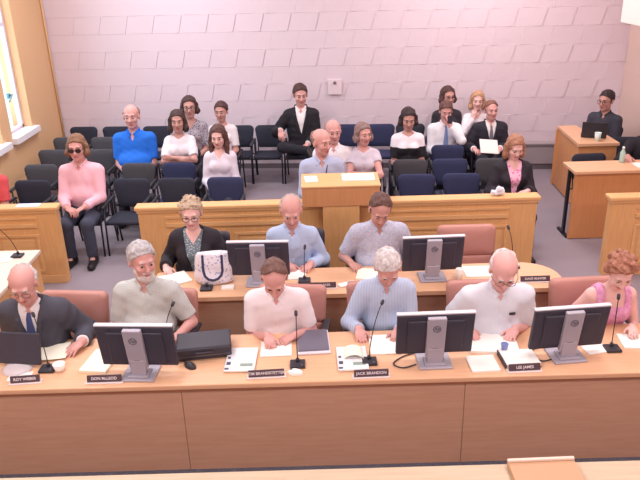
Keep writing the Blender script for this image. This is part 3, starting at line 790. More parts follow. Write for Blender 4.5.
    seed = int(abs(head[0]*97+head[1]*31)) % 1000
    nm = {'shirt': 'shirt', 'tee': 'shirt', 'dress': 'dress', 'blouse': 'blouse', 'polo': 'polo_shirt'}[top]
    hem = -.06
    neckz = .505 if top in ('shirt', 'polo') else .488
    vd = open_v if top in ('shirt', 'polo') else {'tee': .03, 'dress': .10, 'blouse': .08}[top]
    G, go = garment(nm, cm, .012, sleeve, hem, neckz, vd, .03 if top in ('shirt', 'polo') else .06, seed)
    if collar and top in ('shirt', 'polo'):
        cps = []
        ang = np.linspace(RAD(205), RAD(-25), 11)
        pts = [nb+s*((.066*cos(a_))*X+(-(.062)*sin(a_)+.0)*f+(.035+.012*sin(a_))*u) for a_ in ang]
        for a_, b_ in zip(pts, pts[1:]): cps.append(cone(a_, b_, .011*s, .011*s, .008))
        for sx in (-1, 1):
            a_ = pts[0] if sx < 0 else pts[-1]; b_ = nb+s*(sx*.022*X+.072*f+.0*u); c_ = nb+s*(sx*.045*X+.088*f-.05*u)
            cps += [cone(a_, b_, .011*s, .010*s, .008), cone(b_, c_, .010*s, .007*s, .008), cone(a_, c_, .009*s, .007*s, .010)]
        Cf = Field(*bounds(cps, .015), .006)
        for p_ in cps: Cf.add(p_)
        sdf_obj('collar', Cf, cm, go)
    if over:
        kind, m2 = over
        Gj, jo = garment('jacket' if kind == 'jacket' else 'cardigan', m2, .026, 'jacket' if kind == 'jacket' else 'long', -.10, .495, .30 if kind == 'jacket' else .46, .075 if kind == 'jacket' else .085, seed+1, .005)
        if kind == 'jacket':
            lps = []
            for sx in (-1, 1):
                P0 = nb+s*(sx*.072*X-.02*f+.045*u); P1 = TP(sx*.078/fw_, .105, .43); P2 = TP(sx*.03/fw_, .150+belly*.9, .22)
                lps += [cone(P0, P1, .014*s, .018*s, .01), cone(P1, P2, .020*s, .010*s, .01)]
            lps += [cone(nb+s*(-.072*X-.02*f+.045*u), nb+s*(-.055*f+.05*u), .014*s, .014*s, .01), cone(nb+s*(.072*X-.02*f+.045*u), nb+s*(-.055*f+.05*u), .014*s, .014*s, .01)]
            Lf = Field(*bounds(lps, .015), h)
            for p_ in lps: Lf.add(p_)
            sdf_obj('lapel', Lf, m2, jo)
    def strip(name, m, pts, wd, th, parent):
        """band lying on the shirt front; pts: (x, spine height)"""
        bm = new(); rows_ = []
        for (x_, b_, ww) in pts:
            pz = hip+s*b_*u; yy = []
            for e_ in (-1, 1):
                y_ = G.front(x_*s+e_*ww*s, pz[2]); yy.append(y_)
            if None in yy: continue
            y_ = min(yy)
            rows_.append([bm.verts.new((x_*s-ww*s, y_-th, pz[2])), bm.verts.new((x_*s, y_-th*1.6, pz[2])), bm.verts.new((x_*s+ww*s, y_-th, pz[2])), bm.verts.new((x_*s+ww*s, y_+.004, pz[2])), bm.verts.new((x_*s-ww*s, y_+.004, pz[2]))])
        for A, Bq in zip(rows_, rows_[1:]):
            for i in range(5): bm.faces.new((A[i], A[(i+1) % 5], Bq[(i+1) % 5], Bq[i]))
        if len(rows_) > 1: bm.faces.new(rows_[0]); bm.faces.new(rows_[-1][::-1])
        return obj(name, bm, m, parent)
    if tie:
        bm_ = strip('tie', tie, [(0, .475, .020), (0, .455, .014), (0, .42, .019), (0, .35, .026), (0, .27, .032), (0, .19, .038), (0, .13, .036)], 0, .008, t)
    elif top in ('shirt', 'polo') and collar:
        strip('placket', cm, [(0, b_, .014) for b_ in (np.linspace(.43, .08, 9) if top == 'shirt' else np.linspace(.43, .28, 5))], 0, .003, go)
    if badge: strip('pocket_pen' if badge == 'pen' else 'badge', BLK if badge == 'pen' else PAPER, [(.085, .345, .022), (.085, .325, .022)] if badge == 'pen' else [(-.06, .27, .03), (-.06, .21, .03)], 0, .008, t)
    if lanyard:
        for sx in (-1, 1): strip('lanyard', lanyard, [(sx*.055, .46, .006), (sx*.045, .40, .006), (sx*.028, .32, .006), (sx*.006, .22, .006)], 0, .004, t)
        strip('badge', PAPER, [(0, .215, .028), (0, .15, .028)], 0, .006, t)
    # trousers / shoes
    tr = torso[:1]+[cone(*a_, k=.05) for a_ in thighs]
    sh = []
    for a_ in shins:
        d_ = nrm(a_[1]-a_[0]); sh.append(cone(a_[0], a_[1], a_[2], a_[3]+.006, .03, cuts=[(a_[1]-d_*.01, d_)]))
    Tf = Field(*bounds(tr+sh, .05), max(h, .0085))
    for p_ in tr: Tf.add(p_, .010)
    for p_ in sh: Tf.add(p_, .012)
    Tf.noise(.004, 35, seed+5)
    if not legs: Tf.plane(hip+s*.10*u, u)
    sdf_obj('trousers', Tf, mat('trouser_%d_%d_%d' % trousers, trousers, .85, bump=.2, bscale=200), t)
    for a_, b_ in feet:
        d_ = nrm((b_-a_)*V3(1, 1, 0)); sp = [cone(a_*V3(1, 1, 0)+V3(0, 0, .05)-d_*.03, V3(b_[0], b_[1], .034)+d_*.03, .047*s, .040*s, .02), cone(a_-V3(0, 0, .03), a_-V3(0, 0, .005), .047*s, .045*s, .03)]
        if a_[2] > .16: sp = [cone(a_-nrm(b_-a_)*.02, b_, .045*s, .036*s, .02)]
        Sf = Field(*bounds(sp, .02), .0095)
        for p_ in sp: Sf.add(p_)
        Sf.plane(V3(0, 0, .004), V3(0, 0, -1)); sdf_obj('shoe', Sf, SHOEB, t)
    return t

def FAB(name, rgb, pattern=None, rgb2=None, pscale=60): return mat(name, rgb, .82, bump=.2, bscale=160, pattern=pattern, rgb2=rgb2, pscale=pscale)
DN = (0, 0, -1)
T = .795   # hand height on a desk top
# --- front desk, left to right
person('elderly bald man in dark grey suit and blue tie holding a white sheet', (-2.20, 4.53), s=1.07, w=1.12, lean=12, look=(8, 20, 0), hair=('fringe', (206, 200, 198)), glasses='thin', skin='ruddy',
       over=('jacket', FAB('suit_grey', (74, 74, 86))), tie=FAB('tie_blue', (84, 98, 150), 'stripe', (60, 70, 120), 30), belly=.04, h=.0075,
       hands={'l': ((-2.23, 4.44, T+.01), (.35, -1, -.1), DN, .6), 'r': ((-1.86, 4.42, T+.01), (-.5, -.9, -.1), DN, .6)})
person('grey bearded man in grey checked short-sleeved shirt looking to the right', (-1.39, 4.84), s=1.08, w=1.1, lean=3, look=(32, 8, 0), hair=('short', (196, 192, 196)), beard=(214, 206, 206), skin='ruddy', sleeve='short',
       color=FAB('shirt_grey_check', (204, 206, 204), 'check', (186, 190, 190), 30), belly=.05, h=.0075, neck=4,
       hands={'l': ((-1.52, 4.53, T), (.3, -1, -.1), DN), 'r': ((-1.14, 4.52, T), (-.55, -.9, -.1), DN)})
person('balding man in white short-sleeved shirt writing on a notepad with bowed head', (-.35, 4.60), s=1.05, w=1.03, lean=16, look=(0, 42, 2), hair=('short', (124, 92, 84), .11), skin='ruddy', sleeve='short',
       color=FAB('shirt_white_short', (236, 228, 234)), h=.0075, belly=.02, neck=30,
       hands={'l': ((-.40, 4.42, T+.01), (.25, -1, -.15), DN, 1.2), 'r': ((-.27, 4.47, T), (-.8, -.5, -.1), DN)})
person('white-haired man in blue striped long-sleeved shirt with bowed head', (.51, 4.72), s=1.05, w=1.0, lean=14, look=(6, 40, -4), hair=('short', (226, 218, 220)), skin='ruddy',
       color=FAB('shirt_blue_stripe', (172, 190, 222), 'stripe', (204, 214, 234), 26), h=.0075, belly=.03, neck=28,
       hands={'l': ((.29, 4.50, T), (.1, -1, -.1), DN), 'r': ((.56, 4.48, T), (-.3, -.9, -.1), DN)})
person('large white-haired bald man in white short-sleeved shirt with dark pen in pocket', (1.35, 4.54), s=1.08, w=1.2, lean=13, look=(-4, 32, 3), hair=('fringe', (236, 230, 232)), glasses='thin', skin='pink', sleeve='short',
       color=FAB('shirt_pale_white', (224, 228, 240)), h=.0075, belly=.06, neck=24, badge='pen',
       hands={'l': ((1.12, 4.45, T+.02), (.5, -.9, -.1), DN), 'r': ((1.42, 4.42, T+.02), (-.6, -.8, -.1), DN)})
person('woman with curly reddish hair in sleeveless pink dress', (2.25, 4.60), s=1.0, w=1.05, lean=17, look=(-6, 32, 0), hair=('curly', (178, 122, 100)), skin='fair', top='dress', sleeve='none', female=True,
       color=FAB('dress_pink', (214, 140, 186), 'speckle', (232, 176, 210), 30), h=.0075, neck=22,
       hands={'l': ((1.98, 4.48, T), (.2, -1, -.1), DN), 'r': ((2.33, 4.42, T+.02), (-.3, -1, .1), DN)})
# --- middle desk
person('woman with short spiky blonde hair and glasses in a black cardigan', (-1.19, 5.94), s=1.06, w=1.08, lean=6, look=(4, 14, 0), hair=('spiky', (206, 182, 158)), glasses='frame', skin='fair', top='blouse', female=True,
       color=FAB('blouse_pattern', (206, 200, 206), 'blotch', (110, 130, 140), 60), over=('cardigan', FAB('cardigan_black', (46, 42, 50))), h=.0075,
       hands={'l': ((-1.43, 5.76, T), (.4, -.9, -.1), DN), 'r': ((-.96, 5.72, T), (-.4, -.9, -.1), DN)})
person('bald grey man in pale blue long-sleeved shirt with hands folded on middle desk', (-.26, 5.90), s=1.08, w=1.0, lean=8, look=(4, 24, 0), hair=('fringe', (196, 186, 186)), skin='ruddy',
       color=FAB('shirt_pale_blue', (182, 200, 232)), h=.0075, neck=18,
       hands={'l': ((-.28, 5.76, T), (.5, -.9, -.1), DN, 1.1), 'r': ((-.13, 5.74, T), (-.5, -.9, -.1), DN, 1.1)})
person('heavy man with shaved dark hair in patterned pale short-sleeved shirt', (.56, 5.88), s=1.09, w=1.15, lean=11, look=(2, 32, 6), hair=('short', (110, 80, 74), .055), skin='tan', sleeve='short', beard=None,
       color=FAB('shirt_pattern_pale', (202, 204, 220), 'speckle', (172, 178, 206), 60), belly=.05, h=.0075, neck=26, badge=None,
       hands={'l': ((.32, 5.73, T), (.5, -.9, -.1), DN), 'r': ((.76, 5.74, T), (-.5, -.9, -.1), DN)})
# --- audience
AH = .009
person('man in pink shirt and dark jeans with hands clasped in his lap', (-2.95, 8.17), s=1.15, w=1.12, lean=2, look=(4, 6, 0), hair=('mop', (146, 106, 80)), glasses='dark', skin='ruddy', color=FAB('shirt_pink', (238, 186, 200)), trousers=(70, 74, 92), h=AH, belly=.03,
       sleeve='long', hands={'l': ((-3.0, 7.76, .70), (.8, -.5, -.3), DN, 1.1), 'r': ((-2.9, 7.75, .71), (-.8, -.5, -.3), DN, 1.1)})
person('bald man in bright blue polo shirt', (-2.63, 9.62), s=1.22, w=1.15, lean=0, look=(4, 2, 0), hair=('fringe', (110, 80, 72)), skin='ruddy', top='polo', sleeve='short', color=FAB('polo_blue', (36, 112, 220)), trousers=(60, 60, 74), belly=.06, h=AH, open_v=.09)
person('dark-haired girl in white tee with arms crossed', (-1.98, 9.60), s=1.12, w=.95, lean=0, look=(6, 4, 0), hair=('bob', (74, 54, 52)), skin='tan', top='tee', sleeve='short', color=FAB('tee_white', (232, 224, 232)), female=True, h=AH,
       hands={'l': ((-1.84, 9.30, .86), (.95, -.2, .1), (0, 1, 0), .4), 'r': ((-2.10, 9.29, .90), (-.95, -.2, .1), (0, 1, 0), .4)}, poles={'l': (-1, -.1, -.5), 'r': (1, -.1, -.5)})
person('girl with long brown hair and white top in the second row', (-1.30, 8.78), s=1.08, w=.95, lean=2, look=(-4, 14, 0), hair=('long', (98, 66, 62)), skin='fair', top='blouse', color=FAB('top_white', (224, 216, 230)), female=True, h=AH)
person('woman with short dark hair and glasses in dark patterned top at back left', (-1.93, 10.34), s=1.18, w=.98, lean=0, look=(8, 2, 0), hair=('mop', (78, 54, 54)), glasses='frame', skin='tan', top='blouse', sleeve='short', color=FAB('top_floral_dark', (62, 60, 72), 'blotch', (170, 160, 170), 35), female=True, h=AH)
person('woman with tied dark hair in white top behind the long-haired girl', (-1.45, 10.32), s=1.08, w=.95, lean=0, look=(-8, 4, 0), hair=('bun', (84, 56, 54)), skin='tan', top='tee', sleeve='short', color=FAB('top_white_plain', (232, 226, 232)), female=True, h=AH)
person('man in black suit and white shirt with crossed leg at the back wall', (-.25, 10.90), s=1.22, w=1.0, lean=0, look=(10, 10, 0), hair=('short', (84, 58, 54)), skin='ruddy', over=('jacket', FAB('suit_black', (38, 36, 44))), trousers=(36, 36, 46), h=AH,
       hands={'l': ((-.57, 10.58, .86), (.1, -.6, -.7), (.2, .3, -1), .9)}, poles={'l': (-.5, .5, -.6)},
       legs={'l': ((-.30, -.40, .68), (.10, -.54, .66), (.16, -.68, .60)), 'r': ((.16, -.50, .54), (.16, -.48, .095), (.17, -.66, .035))})
person('bald man in grey-blue shirt behind the lectern looking right', (.05, 8.05), s=1.17, w=1.05, lean=4, look=(38, 6, 0), hair=('fringe', (150, 120, 112)), skin='ruddy', color=FAB('shirt_grey_blue', (178, 188, 220), 'stripe', (190, 200, 228), 40), h=AH, lanyard=BLK, open_v=.08)
person('man in white shirt with pink face behind the bald lectern man', (.21, 8.72), s=1.12, w=1.05, lean=0, look=(10, 6, 0), hair=('fringe', (180, 140, 130)), skin='ruddy', sleeve='short', color=FAB('shirt_white_plain', (236, 232, 240)), h=AH)
person('grey-haired woman in pale grey tee with arms crossed', (.60, 8.70), s=1.07, w=1.0, lean=0, look=(24, 4, 0), hair=('mop', (150, 124, 120)), skin='ruddy', top='tee', sleeve='cap', color=FAB('tee_grey', (208, 200, 214)), female=True, h=AH,
       hands={'l': ((.74, 8.40, .82), (.95, -.2, .1), (0, 1, 0), .4), 'r': ((.48, 8.39, .86), (-.95, -.2, .1), (0, 1, 0), .4)}, poles={'l': (-1, -.1, -.5), 'r': (1, -.1, -.5)})
person('dark-haired woman in white top with broad black lower half', (1.28, 9.40), s=1.10, w=1.0, lean=0, look=(0, 16, 0), hair=('short', (60, 44, 48)), skin='tan', top='tee', sleeve='short', color='BW', female=True, h=AH) if False else None
bwm = mat('top_black_white', (238, 232, 238), .82, bump=.2, bscale=160); _n = bwm.node_tree
_t = _n.nodes.new('ShaderNodeTexCoord'); _s = _n.nodes.new('ShaderNodeSeparateXYZ'); _g = _n.nodes.new('ShaderNodeMath'); _g.operation = 'GREATER_THAN'; _g.inputs[1].default_value = .955
_m = _n.nodes.new('ShaderNodeMix'); _m.data_type = 'RGBA'; _m.inputs[6].default_value = lin((36, 34, 42)); _m.inputs[7].default_value = lin((238, 230, 238))
_n.links.new(_t.outputs['Object'], _s.inputs[0]); _n.links.new(_s.outputs['Z'], _g.inputs[0]); _n.links.new(_g.outputs[0], _m.inputs[0]); _n.links.new(_m.outputs[2], _n.nodes['Principled BSDF'].inputs['Base Color'])
person('dark-haired woman in white top with broad black lower half', (1.28, 9.40), s=1.10, w=1.0, lean=0, look=(0, 16, 0), hair=('mop', (60, 44, 48)), skin='tan', top='tee', sleeve='short', color=bwm, female=True, h=AH)
person('man in white shirt and blue tie holding a phone to his face', (1.93, 10.08), s=1.04, w=1.1, lean=3, look=(0, 18, 0), hair=('short', (110, 76, 70)), skin='ruddy', color=FAB('shirt_white_tie', (236, 234, 242)), tie=FAB('tie_paleblue', (128, 146, 196)), h=AH,
       hands={'r': ((1.96, 9.90, 1.16), (-.2, .1, 1), (0, 1, .2), .8)}, poles={'r': (.8, -.3, -1)})
person('dark-haired woman in black jacket sitting against the back wall', (2.08, 10.76), s=1.14, w=1.0, lean=0, look=(14, 4, 0), hair=('mop', (86, 58, 56)), glasses='frame', skin='tan', top='blouse', color=FAB('blouse_black', (48, 44, 52)), female=True, h=AH)
person('blonde woman in white top resting her chin on her hand', (2.54, 10.70), s=1.06, w=.98, lean=2, look=(-8, 6, 0), hair=('bob', (204, 160, 128)), skin='fair', top='blouse', color=FAB('top_cream_white', (236, 228, 236)), female=True, h=AH,
       hands={'l': ((2.47, 10.56, 1.12), (.15, .1, 1), (0, 1, .2), .9)}, poles={'l': (-.7, -.4, -1)})
person('man in dark suit and grey tie holding white papers', (2.60, 10.06), s=1.03, w=1.12, lean=0, look=(8, 2, 0), hair=('short', (140, 96, 80), .04), skin='ruddy', over=('jacket', FAB('suit_dark', (44, 42, 54))), tie=FAB('tie_grey', (120, 118, 128)), h=AH,
       hands={'l': ((2.34, 9.72, .76), (.3, -1, -.1), DN, .7), 'r': ((2.66, 9.72, .76), (-.5, -.8, -.1), DN, .7)})
person('reddish-blonde lady in black cardigan over bright pink top', (2.37, 7.93), s=1.05, w=1.0, lean=3, look=(4, 24, 0), hair=('bob', (178, 128, 104)), skin='fair', top='blouse', sleeve='short', color=FAB('top_bright_pink', (232, 110, 186), 'blotch', (240, 190, 214), 25), over=('cardigan', FAB('cardigan_dark', (44, 40, 50))), female=True, h=AH,
       hands={'l': ((2.22, 7.60, .80), (.7, -.6, -.1), DN, .8), 'r': ((2.42, 7.62, .82), (-.9, -.4, -.1), DN, .8)})
person('clerk in dark grey shirt with glasses sitting behind the laptop', (4.40, 10.28), s=1.10, w=1.0, yaw=-42, lean=4, look=(-12, 8, 0), hair=('short', (56, 44, 48)), glasses='frame', skin='tan', sleeve='short', color=FAB('shirt_dark_grey', (62, 62, 74)), h=AH)
person('person in black at the right edge with one hand on the desk', (4.38, 8.80), s=1.08, w=1.05, yaw=-10, lean=5, hair=('short', (70, 54, 52)), skin='tan', color=FAB('shirt_black', (34, 32, 40)), h=AH,
       hands={'l': ((4.0, 8.44, .955), (-.1, -1, -.1), DN)})
person('person in red shirt at the left edge behind the left partition', (-4.07, 8.0), s=1.05, w=1.05, lean=2, hair=('short', (90, 66, 58)), skin='ruddy', color=FAB('shirt_red', (214, 84, 90)), sleeve='short', h=AH)
# ------------------------------------------------------------------ monitors (seen from behind)
LOGOM = mat('logo_grey', (96, 94, 106), .4)
def make_monitor(loc, rz, label):
    t = empty('computer_monitor', loc, rz, label, 'monitor', 'computer monitors on the desks')
    TM = Matrix.Translation((0, 0, .235)) @ Matrix.Rotation(RAD(9), 4, 'X')
    bm = new(); box(bm, (-.272, -.020, -.17), (.272, .016, .172), .01, M=TM); box(bm, (-.20, -.034, -.14), (.20, -.016, .13), .012, M=TM)
    obj('shell', bm, MONBLK, t)
    bm = new(); box(bm, (-.275, -.014, .170), (.275, .02, .182), .004, M=TM); obj('top_edge', bm, MONEDGE, t)
    bm = new(); box(bm, (-.268, .0155, -.16), (.268, .018, .165), M=TM); obj('screen', bm, SCREEN, t)
    bm = new(); box(bm, (-.066, -.064, -.17), (.066, -.028, .172), .008, M=TM)
    box(bm, (-.055, -.055, .012), (.055, -.012, .14), .008); obj('stand_column', bm, MONGREY, t)
    bm = new(); box(bm, (-.12, -.11, 0), (.12, .10, .016), .006); box(bm, (-.075, -.085, .014), (.075, .03, .03), .006); obj('stand_base', bm, MONGREY, t)
    bm = new(); box(bm, (-.022, -.0655, -.135), (.022, -.060, -.085), .012, 3, M=TM); obj('cable_hole', bm, BLK, t)
    lg = empty('logo', (0, 0, 0)); lg.parent = t; bpy.data.objects.remove(lg)
    bm = new(); pts = [TM @ Vector((.026*cos(a), -.0655, .085+.026*sin(a))) for a in np.linspace(0, 2*pi, 25)[:-1]]; tube(bm, pts, .0028, 6, True)
    lo = obj('logo_ring', bm, LOGOM, t)
    text_mesh('logo_letters', 'hp', .038, LOGOM, lo, TM @ Vector((0, -.0655, .088)), (RAD(99), 0, 0), .25)
    return t
mon = make_monitor((-1.295, 4.11, .76), RAD(-4), 'black monitor with grey stand in front of the bearded man')
dup(mon, (.79, 4.16, .76), RAD(1), 'black monitor with grey stand in front of the blue-striped man at right')
dup(mon, (1.745, 4.19, .76), RAD(5), 'black monitor with grey stand between the pen-pocket man and the woman in pink')
sm = empty('tablet_screen', (-2.215, 4.25, .76), RAD(-8), 'dark tilted screen on a pale round base at the left end of the front desk', 'screen')
TM = Matrix.Translation((0, 0, .02)) @ Matrix.Rotation(RAD(-16), 4, 'X')
bm = new(); box(bm, (-.17, -.012, 0), (.17, .010, .235), .008, M=TM); obj('shell', bm, MONBLK, sm)
bm = new(); box(bm, (-.155, .010, .015), (.155, .0115, .22), M=TM); obj('screen', bm, SCREEN, sm)
bm = new(); lathe(bm, [(.11, 0), (.11, .008), (.08, .020), (.02, .026)], (0, -.03, 0), 24); obj('base', bm, mat('pale_base', (206, 196, 200), .4), sm)
dup(mon, (-.55, 5.53, .76), RAD(-2), 'black monitor on the middle desk right of the white tote bag')
dup(mon, (1.0, 5.53, .76), RAD(2), 'black monitor on the middle desk right of the heavy man')
# ------------------------------------------------------------------ nameplates
def nameplate(loc, rz, body, label, wd=.24):
    t = empty('nameplate', loc, rz, label, 'nameplate', 'nameplates on the desks')
    bm = new(); box(bm, (-wd/2-.012, -.022, 0), (wd/2+.012, .035, .008), .002); obj('base', bm, PLATEB, t)
    PM = Matrix.Translation((0, 0, .008)) @ Matrix.Rotation(RAD(-18), 4, 'X')
    bm = new(); box(bm, (-wd/2, -.008, 0), (wd/2, .008, .048), .002, M=PM); obj('plate', bm, PLATE, t)
    text_mesh('lettering', body, .028, PLATEW, t, PM @ Vector((0, -.0085, .024)), (RAD(72), 0, 0))
nameplate((-2.09, 4.03, .76), .08, 'ROY WEBER', 'brown nameplate at the left end of the front desk', .20)
nameplate((-1.53, 4.01, .76), 0, 'DON McLEOD', 'brown nameplate left of the bearded man\'s monitor stand')
nameplate((-.40, 4.02, .76), .05, 'TIM BRANDSTETTER', 'brown nameplate between the booklet and the white mouse', .25)
nameplate((.33, 3.985, .76), .03, 'JACK BRANDON', 'brown nameplate below the cream-topped booklet and dark microphone base', .24)
nameplate((1.40, 4.005, .76), .04, 'LEE JAMES', 'brown nameplate in front of the dark binder beside a monitor', .22)
nameplate((0.0, 5.37, .76), 0, 'BOB PARKER', 'brown nameplate on the middle desk in front of the man in pale blue', .26)
nameplate((1.89, 5.38, .76), 0, 'DAVE HUNTER', 'brown nameplate at the rounded right end of the middle desk', .26)
# ------------------------------------------------------------------ microphones
def mic(loc, tip, label, base=True):
    t = empty('desk_microphone', loc, 0, label, 'microphone', 'desk microphones')
    bm = new(); box(bm, (-.055, -.05, 0), (.055, .05, .022), .008, 3); lathe(bm, [(.016, .02), (.012, .045)], (0, .02, 0), 10); obj('base', bm, BLK, t)
    T_ = Vector(tip)-Vector(loc); A = Vector((0, .02, .04)); mid = Vector((A.x*.8+T_.x*.2, A.y*.8+T_.y*.2, A.z*.25+T_.z*.75))
    pts = [((1-u_)**2)*A+2*u_*(1-u_)*mid+u_*u_*T_ for u_ in np.linspace(0, 1, 12).tolist()]
    bm = new(); tube(bm, pts, .0036, 7); obj('gooseneck', bm, BLKMET, t)
    d_ = (pts[-1]-pts[-2]).normalized(); bm = new(); tube(bm, [T_-d_*.01, T_, T_+d_*.03, T_+d_*.038], [.006, .0125, .0125, .006], 10); obj('capsule', bm, BLK, t)
    bm = new(); ball(bm, (.03, -.03, .024), (.007, .007, .004), 8, 6); obj('button', bm, GREYD, t)
mic((-1.99, 4.19, .76), (-2.10, 4.38, 1.10), 'gooseneck microphone pointing at the mouth of the grey-suited man')
mic((-1.19, 4.42, .76), (-1.14, 4.60, 1.04), 'gooseneck microphone in front of the bearded man, base behind his monitor')
mic((-.185, 4.16, .76), (-.19, 4.36, 1.06), 'gooseneck microphone on dark base in front of the closed tablet')
mic((.33, 4.17, .76), (.44, 4.42, 1.10), 'gooseneck microphone on dark base in front of the blue-striped man')
mic((2.11, 4.25, .76), (2.15, 4.36, 1.12), 'gooseneck microphone in front of the woman in the pink dress')
mic((-1.02, 5.42, .76), (-1.05, 5.60, .80), 'low bent microphone on the middle desk in front of the tote bag')
mic((-.15, 5.52, .76), (-.14, 5.62, 1.04), 'gooseneck microphone in front of the bald man in pale blue')
mic((1.78, 5.70, .76), (1.76, 5.86, 1.08), 'gooseneck microphone at the right end of the middle desk')
mic((-3.04, 6.27, .76), (-3.30, 6.22, 1.16), 'gooseneck microphone on the side desk at the left edge')
# ------------------------------------------------------------------ papers and books on the front desk
sheet('paper', 'cream sheet held in the hands of the man in the grey suit', 'paper', (-2.03, 4.41, .775), .12, .23, .22, .003, CREAM, curl=.012)
sheet('paper', 'white paper lying at the left end behind the nameplate', 'paper', (-2.16, 4.11, .761), .1, .16, .10, .004)
sheet('paper', 'cream papers half hidden behind the bearded man\'s monitor', 'paper', (-1.63, 4.27, .761), -.15, .20, .29, .02, CREAM)
sheet('notepad', 'white notepad under the hands of the writing man', 'notepad', (-.35, 4.385, .761), .03, .23, .21, .008)
sheet('paper', 'white papers in front of the blue-striped man, left of his monitor', 'paper', (.46, 4.40, .761), 0, .22, .27, .010)
sheet('paper', 'broad white paper stack in front of the pen-pocket man', 'paper', (1.26, 4.36, .761), -.1, .36, .26, .022)
sheet('paper', 'white booklet pages left of the dark binder and nameplate', 'paper', (1.13, 4.10, .761), .05, .20, .20, .015)
sheet('paper', 'white sheet between the right monitor and the pink woman\'s microphone', 'paper', (1.98, 4.32, .761), .2, .17, .24, .006)
sheet('paper', 'white papers at the right edge of the front desk', 'paper', (2.33, 4.34, .761), -.1, .24, .20, .012)
def booklet(loc, rz, label, extra):
    t = empty('booklet', loc, rz, label, 'booklet')
    bm = new(); box(bm, (-.105, -.15, .002), (.105, .15, .016), .002); obj('pages', bm, PAPER, t)
    bm = new(); box(bm, (-.108, -.153, .016), (.108, .153, .019), .001); box(bm, (-.11, -.153, 0), (-.106, .153, .019)); obj('cover', bm, mat('booklet_cover', (234, 234, 240), .4), t)
    bm = new(); box(bm, (-.105, -.14, .019), (-.075, -.115, .0196)); box(bm, (-.10, -.08, .019), (-.07, -.04, .0196)); box(bm, (-.10, 0, .019), (-.08, .03, .0196)); obj('cover_photo', bm, mat('print_dark', (76, 76, 100), .5), t)
    bm = new(); box(bm, (.0, -.10, .019), (.09, -.06, .0196)); obj('cover_band', bm, mat('print_green', (140, 160, 150), .5), t)
    return t
booklet((-.595, 4.235, .761), -.03, 'white printed booklet right of the black leather case', 0)
booklet((.21, 4.21, .761), .02, 'white printed booklet left of the blue-striped man\'s microphone', 1)
bm = new()
for i in range(9):
    a = -pi/2+pi*i/8
pts = []
tb = []
for i in range(11):
    a = RAD(-70)+RAD(140)*i/10; tb.append((.075*sin(a), .05*cos(a)))
va = [[bm.verts.new((x, y, z)) for x, z in tb] for y in (-.07, .07)]; vb = [[bm.verts.new((x*.96, y, z-.003)) for x, z in tb] for y in (-.07, .07)]
for i in range(10):
    bm.faces.new((va[0][i], va[0][i+1], va[1][i+1], va[1][i])); bm.faces.new((vb[0][i], vb[1][i], vb[1][i+1], vb[0][i+1]))
    for k in (0, 1): bm.faces.new((va[k][i], vb[k][i], vb[k][i+1], va[k][i+1]))
for i in (0, 10): bm.faces.new((va[0][i], va[1][i], vb[1][i], vb[0][i]))
o = tag(obj('folded_paper', bm, CREAM), 'cream curled paper lying on the right-hand white booklet', 'paper'); o.location = (.22, 4.26, .7655)
bd = empty('ring_binder', (1.40, 4.115, .76), .06, 'dark binder with white top page behind a nameplate', 'binder')
bm = new(); box(bm, (-.13, -.075, 0), (.13, .13, .006), .002); box(bm, (-.13, -.075, 0), (-.122, .13, .035)); obj('cover', bm, mat('binder_cover', (70, 58, 72), .5), bd)
bm = new(); box(bm, (-.12, -.07, .006), (.125, .125, .032), .003); obj('pages', bm, PAPER, bd)
# closed tablet computer
tp = empty('laptop', (-.075, 4.455, .761), RAD(3), 'closed grey laptop with a white rim right of the writing man', 'laptop')
bm = new(); box(bm, (-.125, -.165, 0), (.125, .165, .014), .005); obj('base', bm, mat('laptop_white', (220, 216, 226), .4), tp)
bm = new(); box(bm, (-.115, -.135, .014), (.115, .160, .024), .005); obj('lid', bm, mat('laptop_grey', (112, 108, 126), .4), tp)
bm = new(); box(bm, (-.10, .150, .008), (.10, .168, .022), .004); obj('hinge', bm, GREYD, tp)
# black leather case
bc_ = empty('leather_case', (-.885, 4.385, .76), RAD(8), 'black layered leather document case right of the bearded man', 'case')
bm = new(); box(bm, (-.20, -.12, 0), (.20, .12, .05), .016, 3); box(bm, (-.195, -.112, .045), (.19, .115, .085), .014, 3); obj('body', bm, BLKLEATH, bc_)
bm = new(); box(bm, (-.20, -.125, .082), (.20, .12, .108), .012, 3); box(bm, (-.20, -.132, .045), (.20, -.118, .10), .006); obj('flap', bm, BLKLEATH, bc_)
bm = new(); tube(bm, [(-.19, -.124, .04), (.19, -.124, .04)], .004, 6); obj('zipper', bm, mat('zip_grey', (120, 118, 128), .35, metal=.6), bc_)
bm = new(); tube(bm, [(-.06, -.12, .07), (-.055, -.15, .075), (.055, -.15, .075), (.06, -.12, .07)], .007, 8); obj('handle', bm, BLKLEATH, bc_)
def mouse(loc, rz, label, m, cord=True):
    t = empty('computer_mouse', loc, rz, label, 'mouse')
    bm = new(); ball(bm, (0, 0, .006), (.033, .058, .030), 14, 10)
    bmesh.ops.bisect_plane(bm, geom=bm.verts[:]+bm.edges[:]+bm.faces[:], plane_co=(0, 0, 0), plane_no=(0, 0, -1), clear_outer=True); obj('body', bm, m, t, True)
    bm = new(); tube(bm, [(0, .02, .035), (0, .035, .030)], .005, 8); obj('wheel', bm, GREYD, t)
    if cord:
        bm = new(); tube(bm, [(0, .055, .012), (.01, .09, .004), (.05, .12, .004), (.09, .11, .004)], .0025, 6); obj('cord', bm, BLK, t)
mouse((-.96, 4.18, .76), .8, 'black mouse right of the bearded man\'s monitor stand', BLK)
mouse((-.20, 4.055, .76), 1.4, 'white mouse in front of the dark microphone base', PAPER, False)
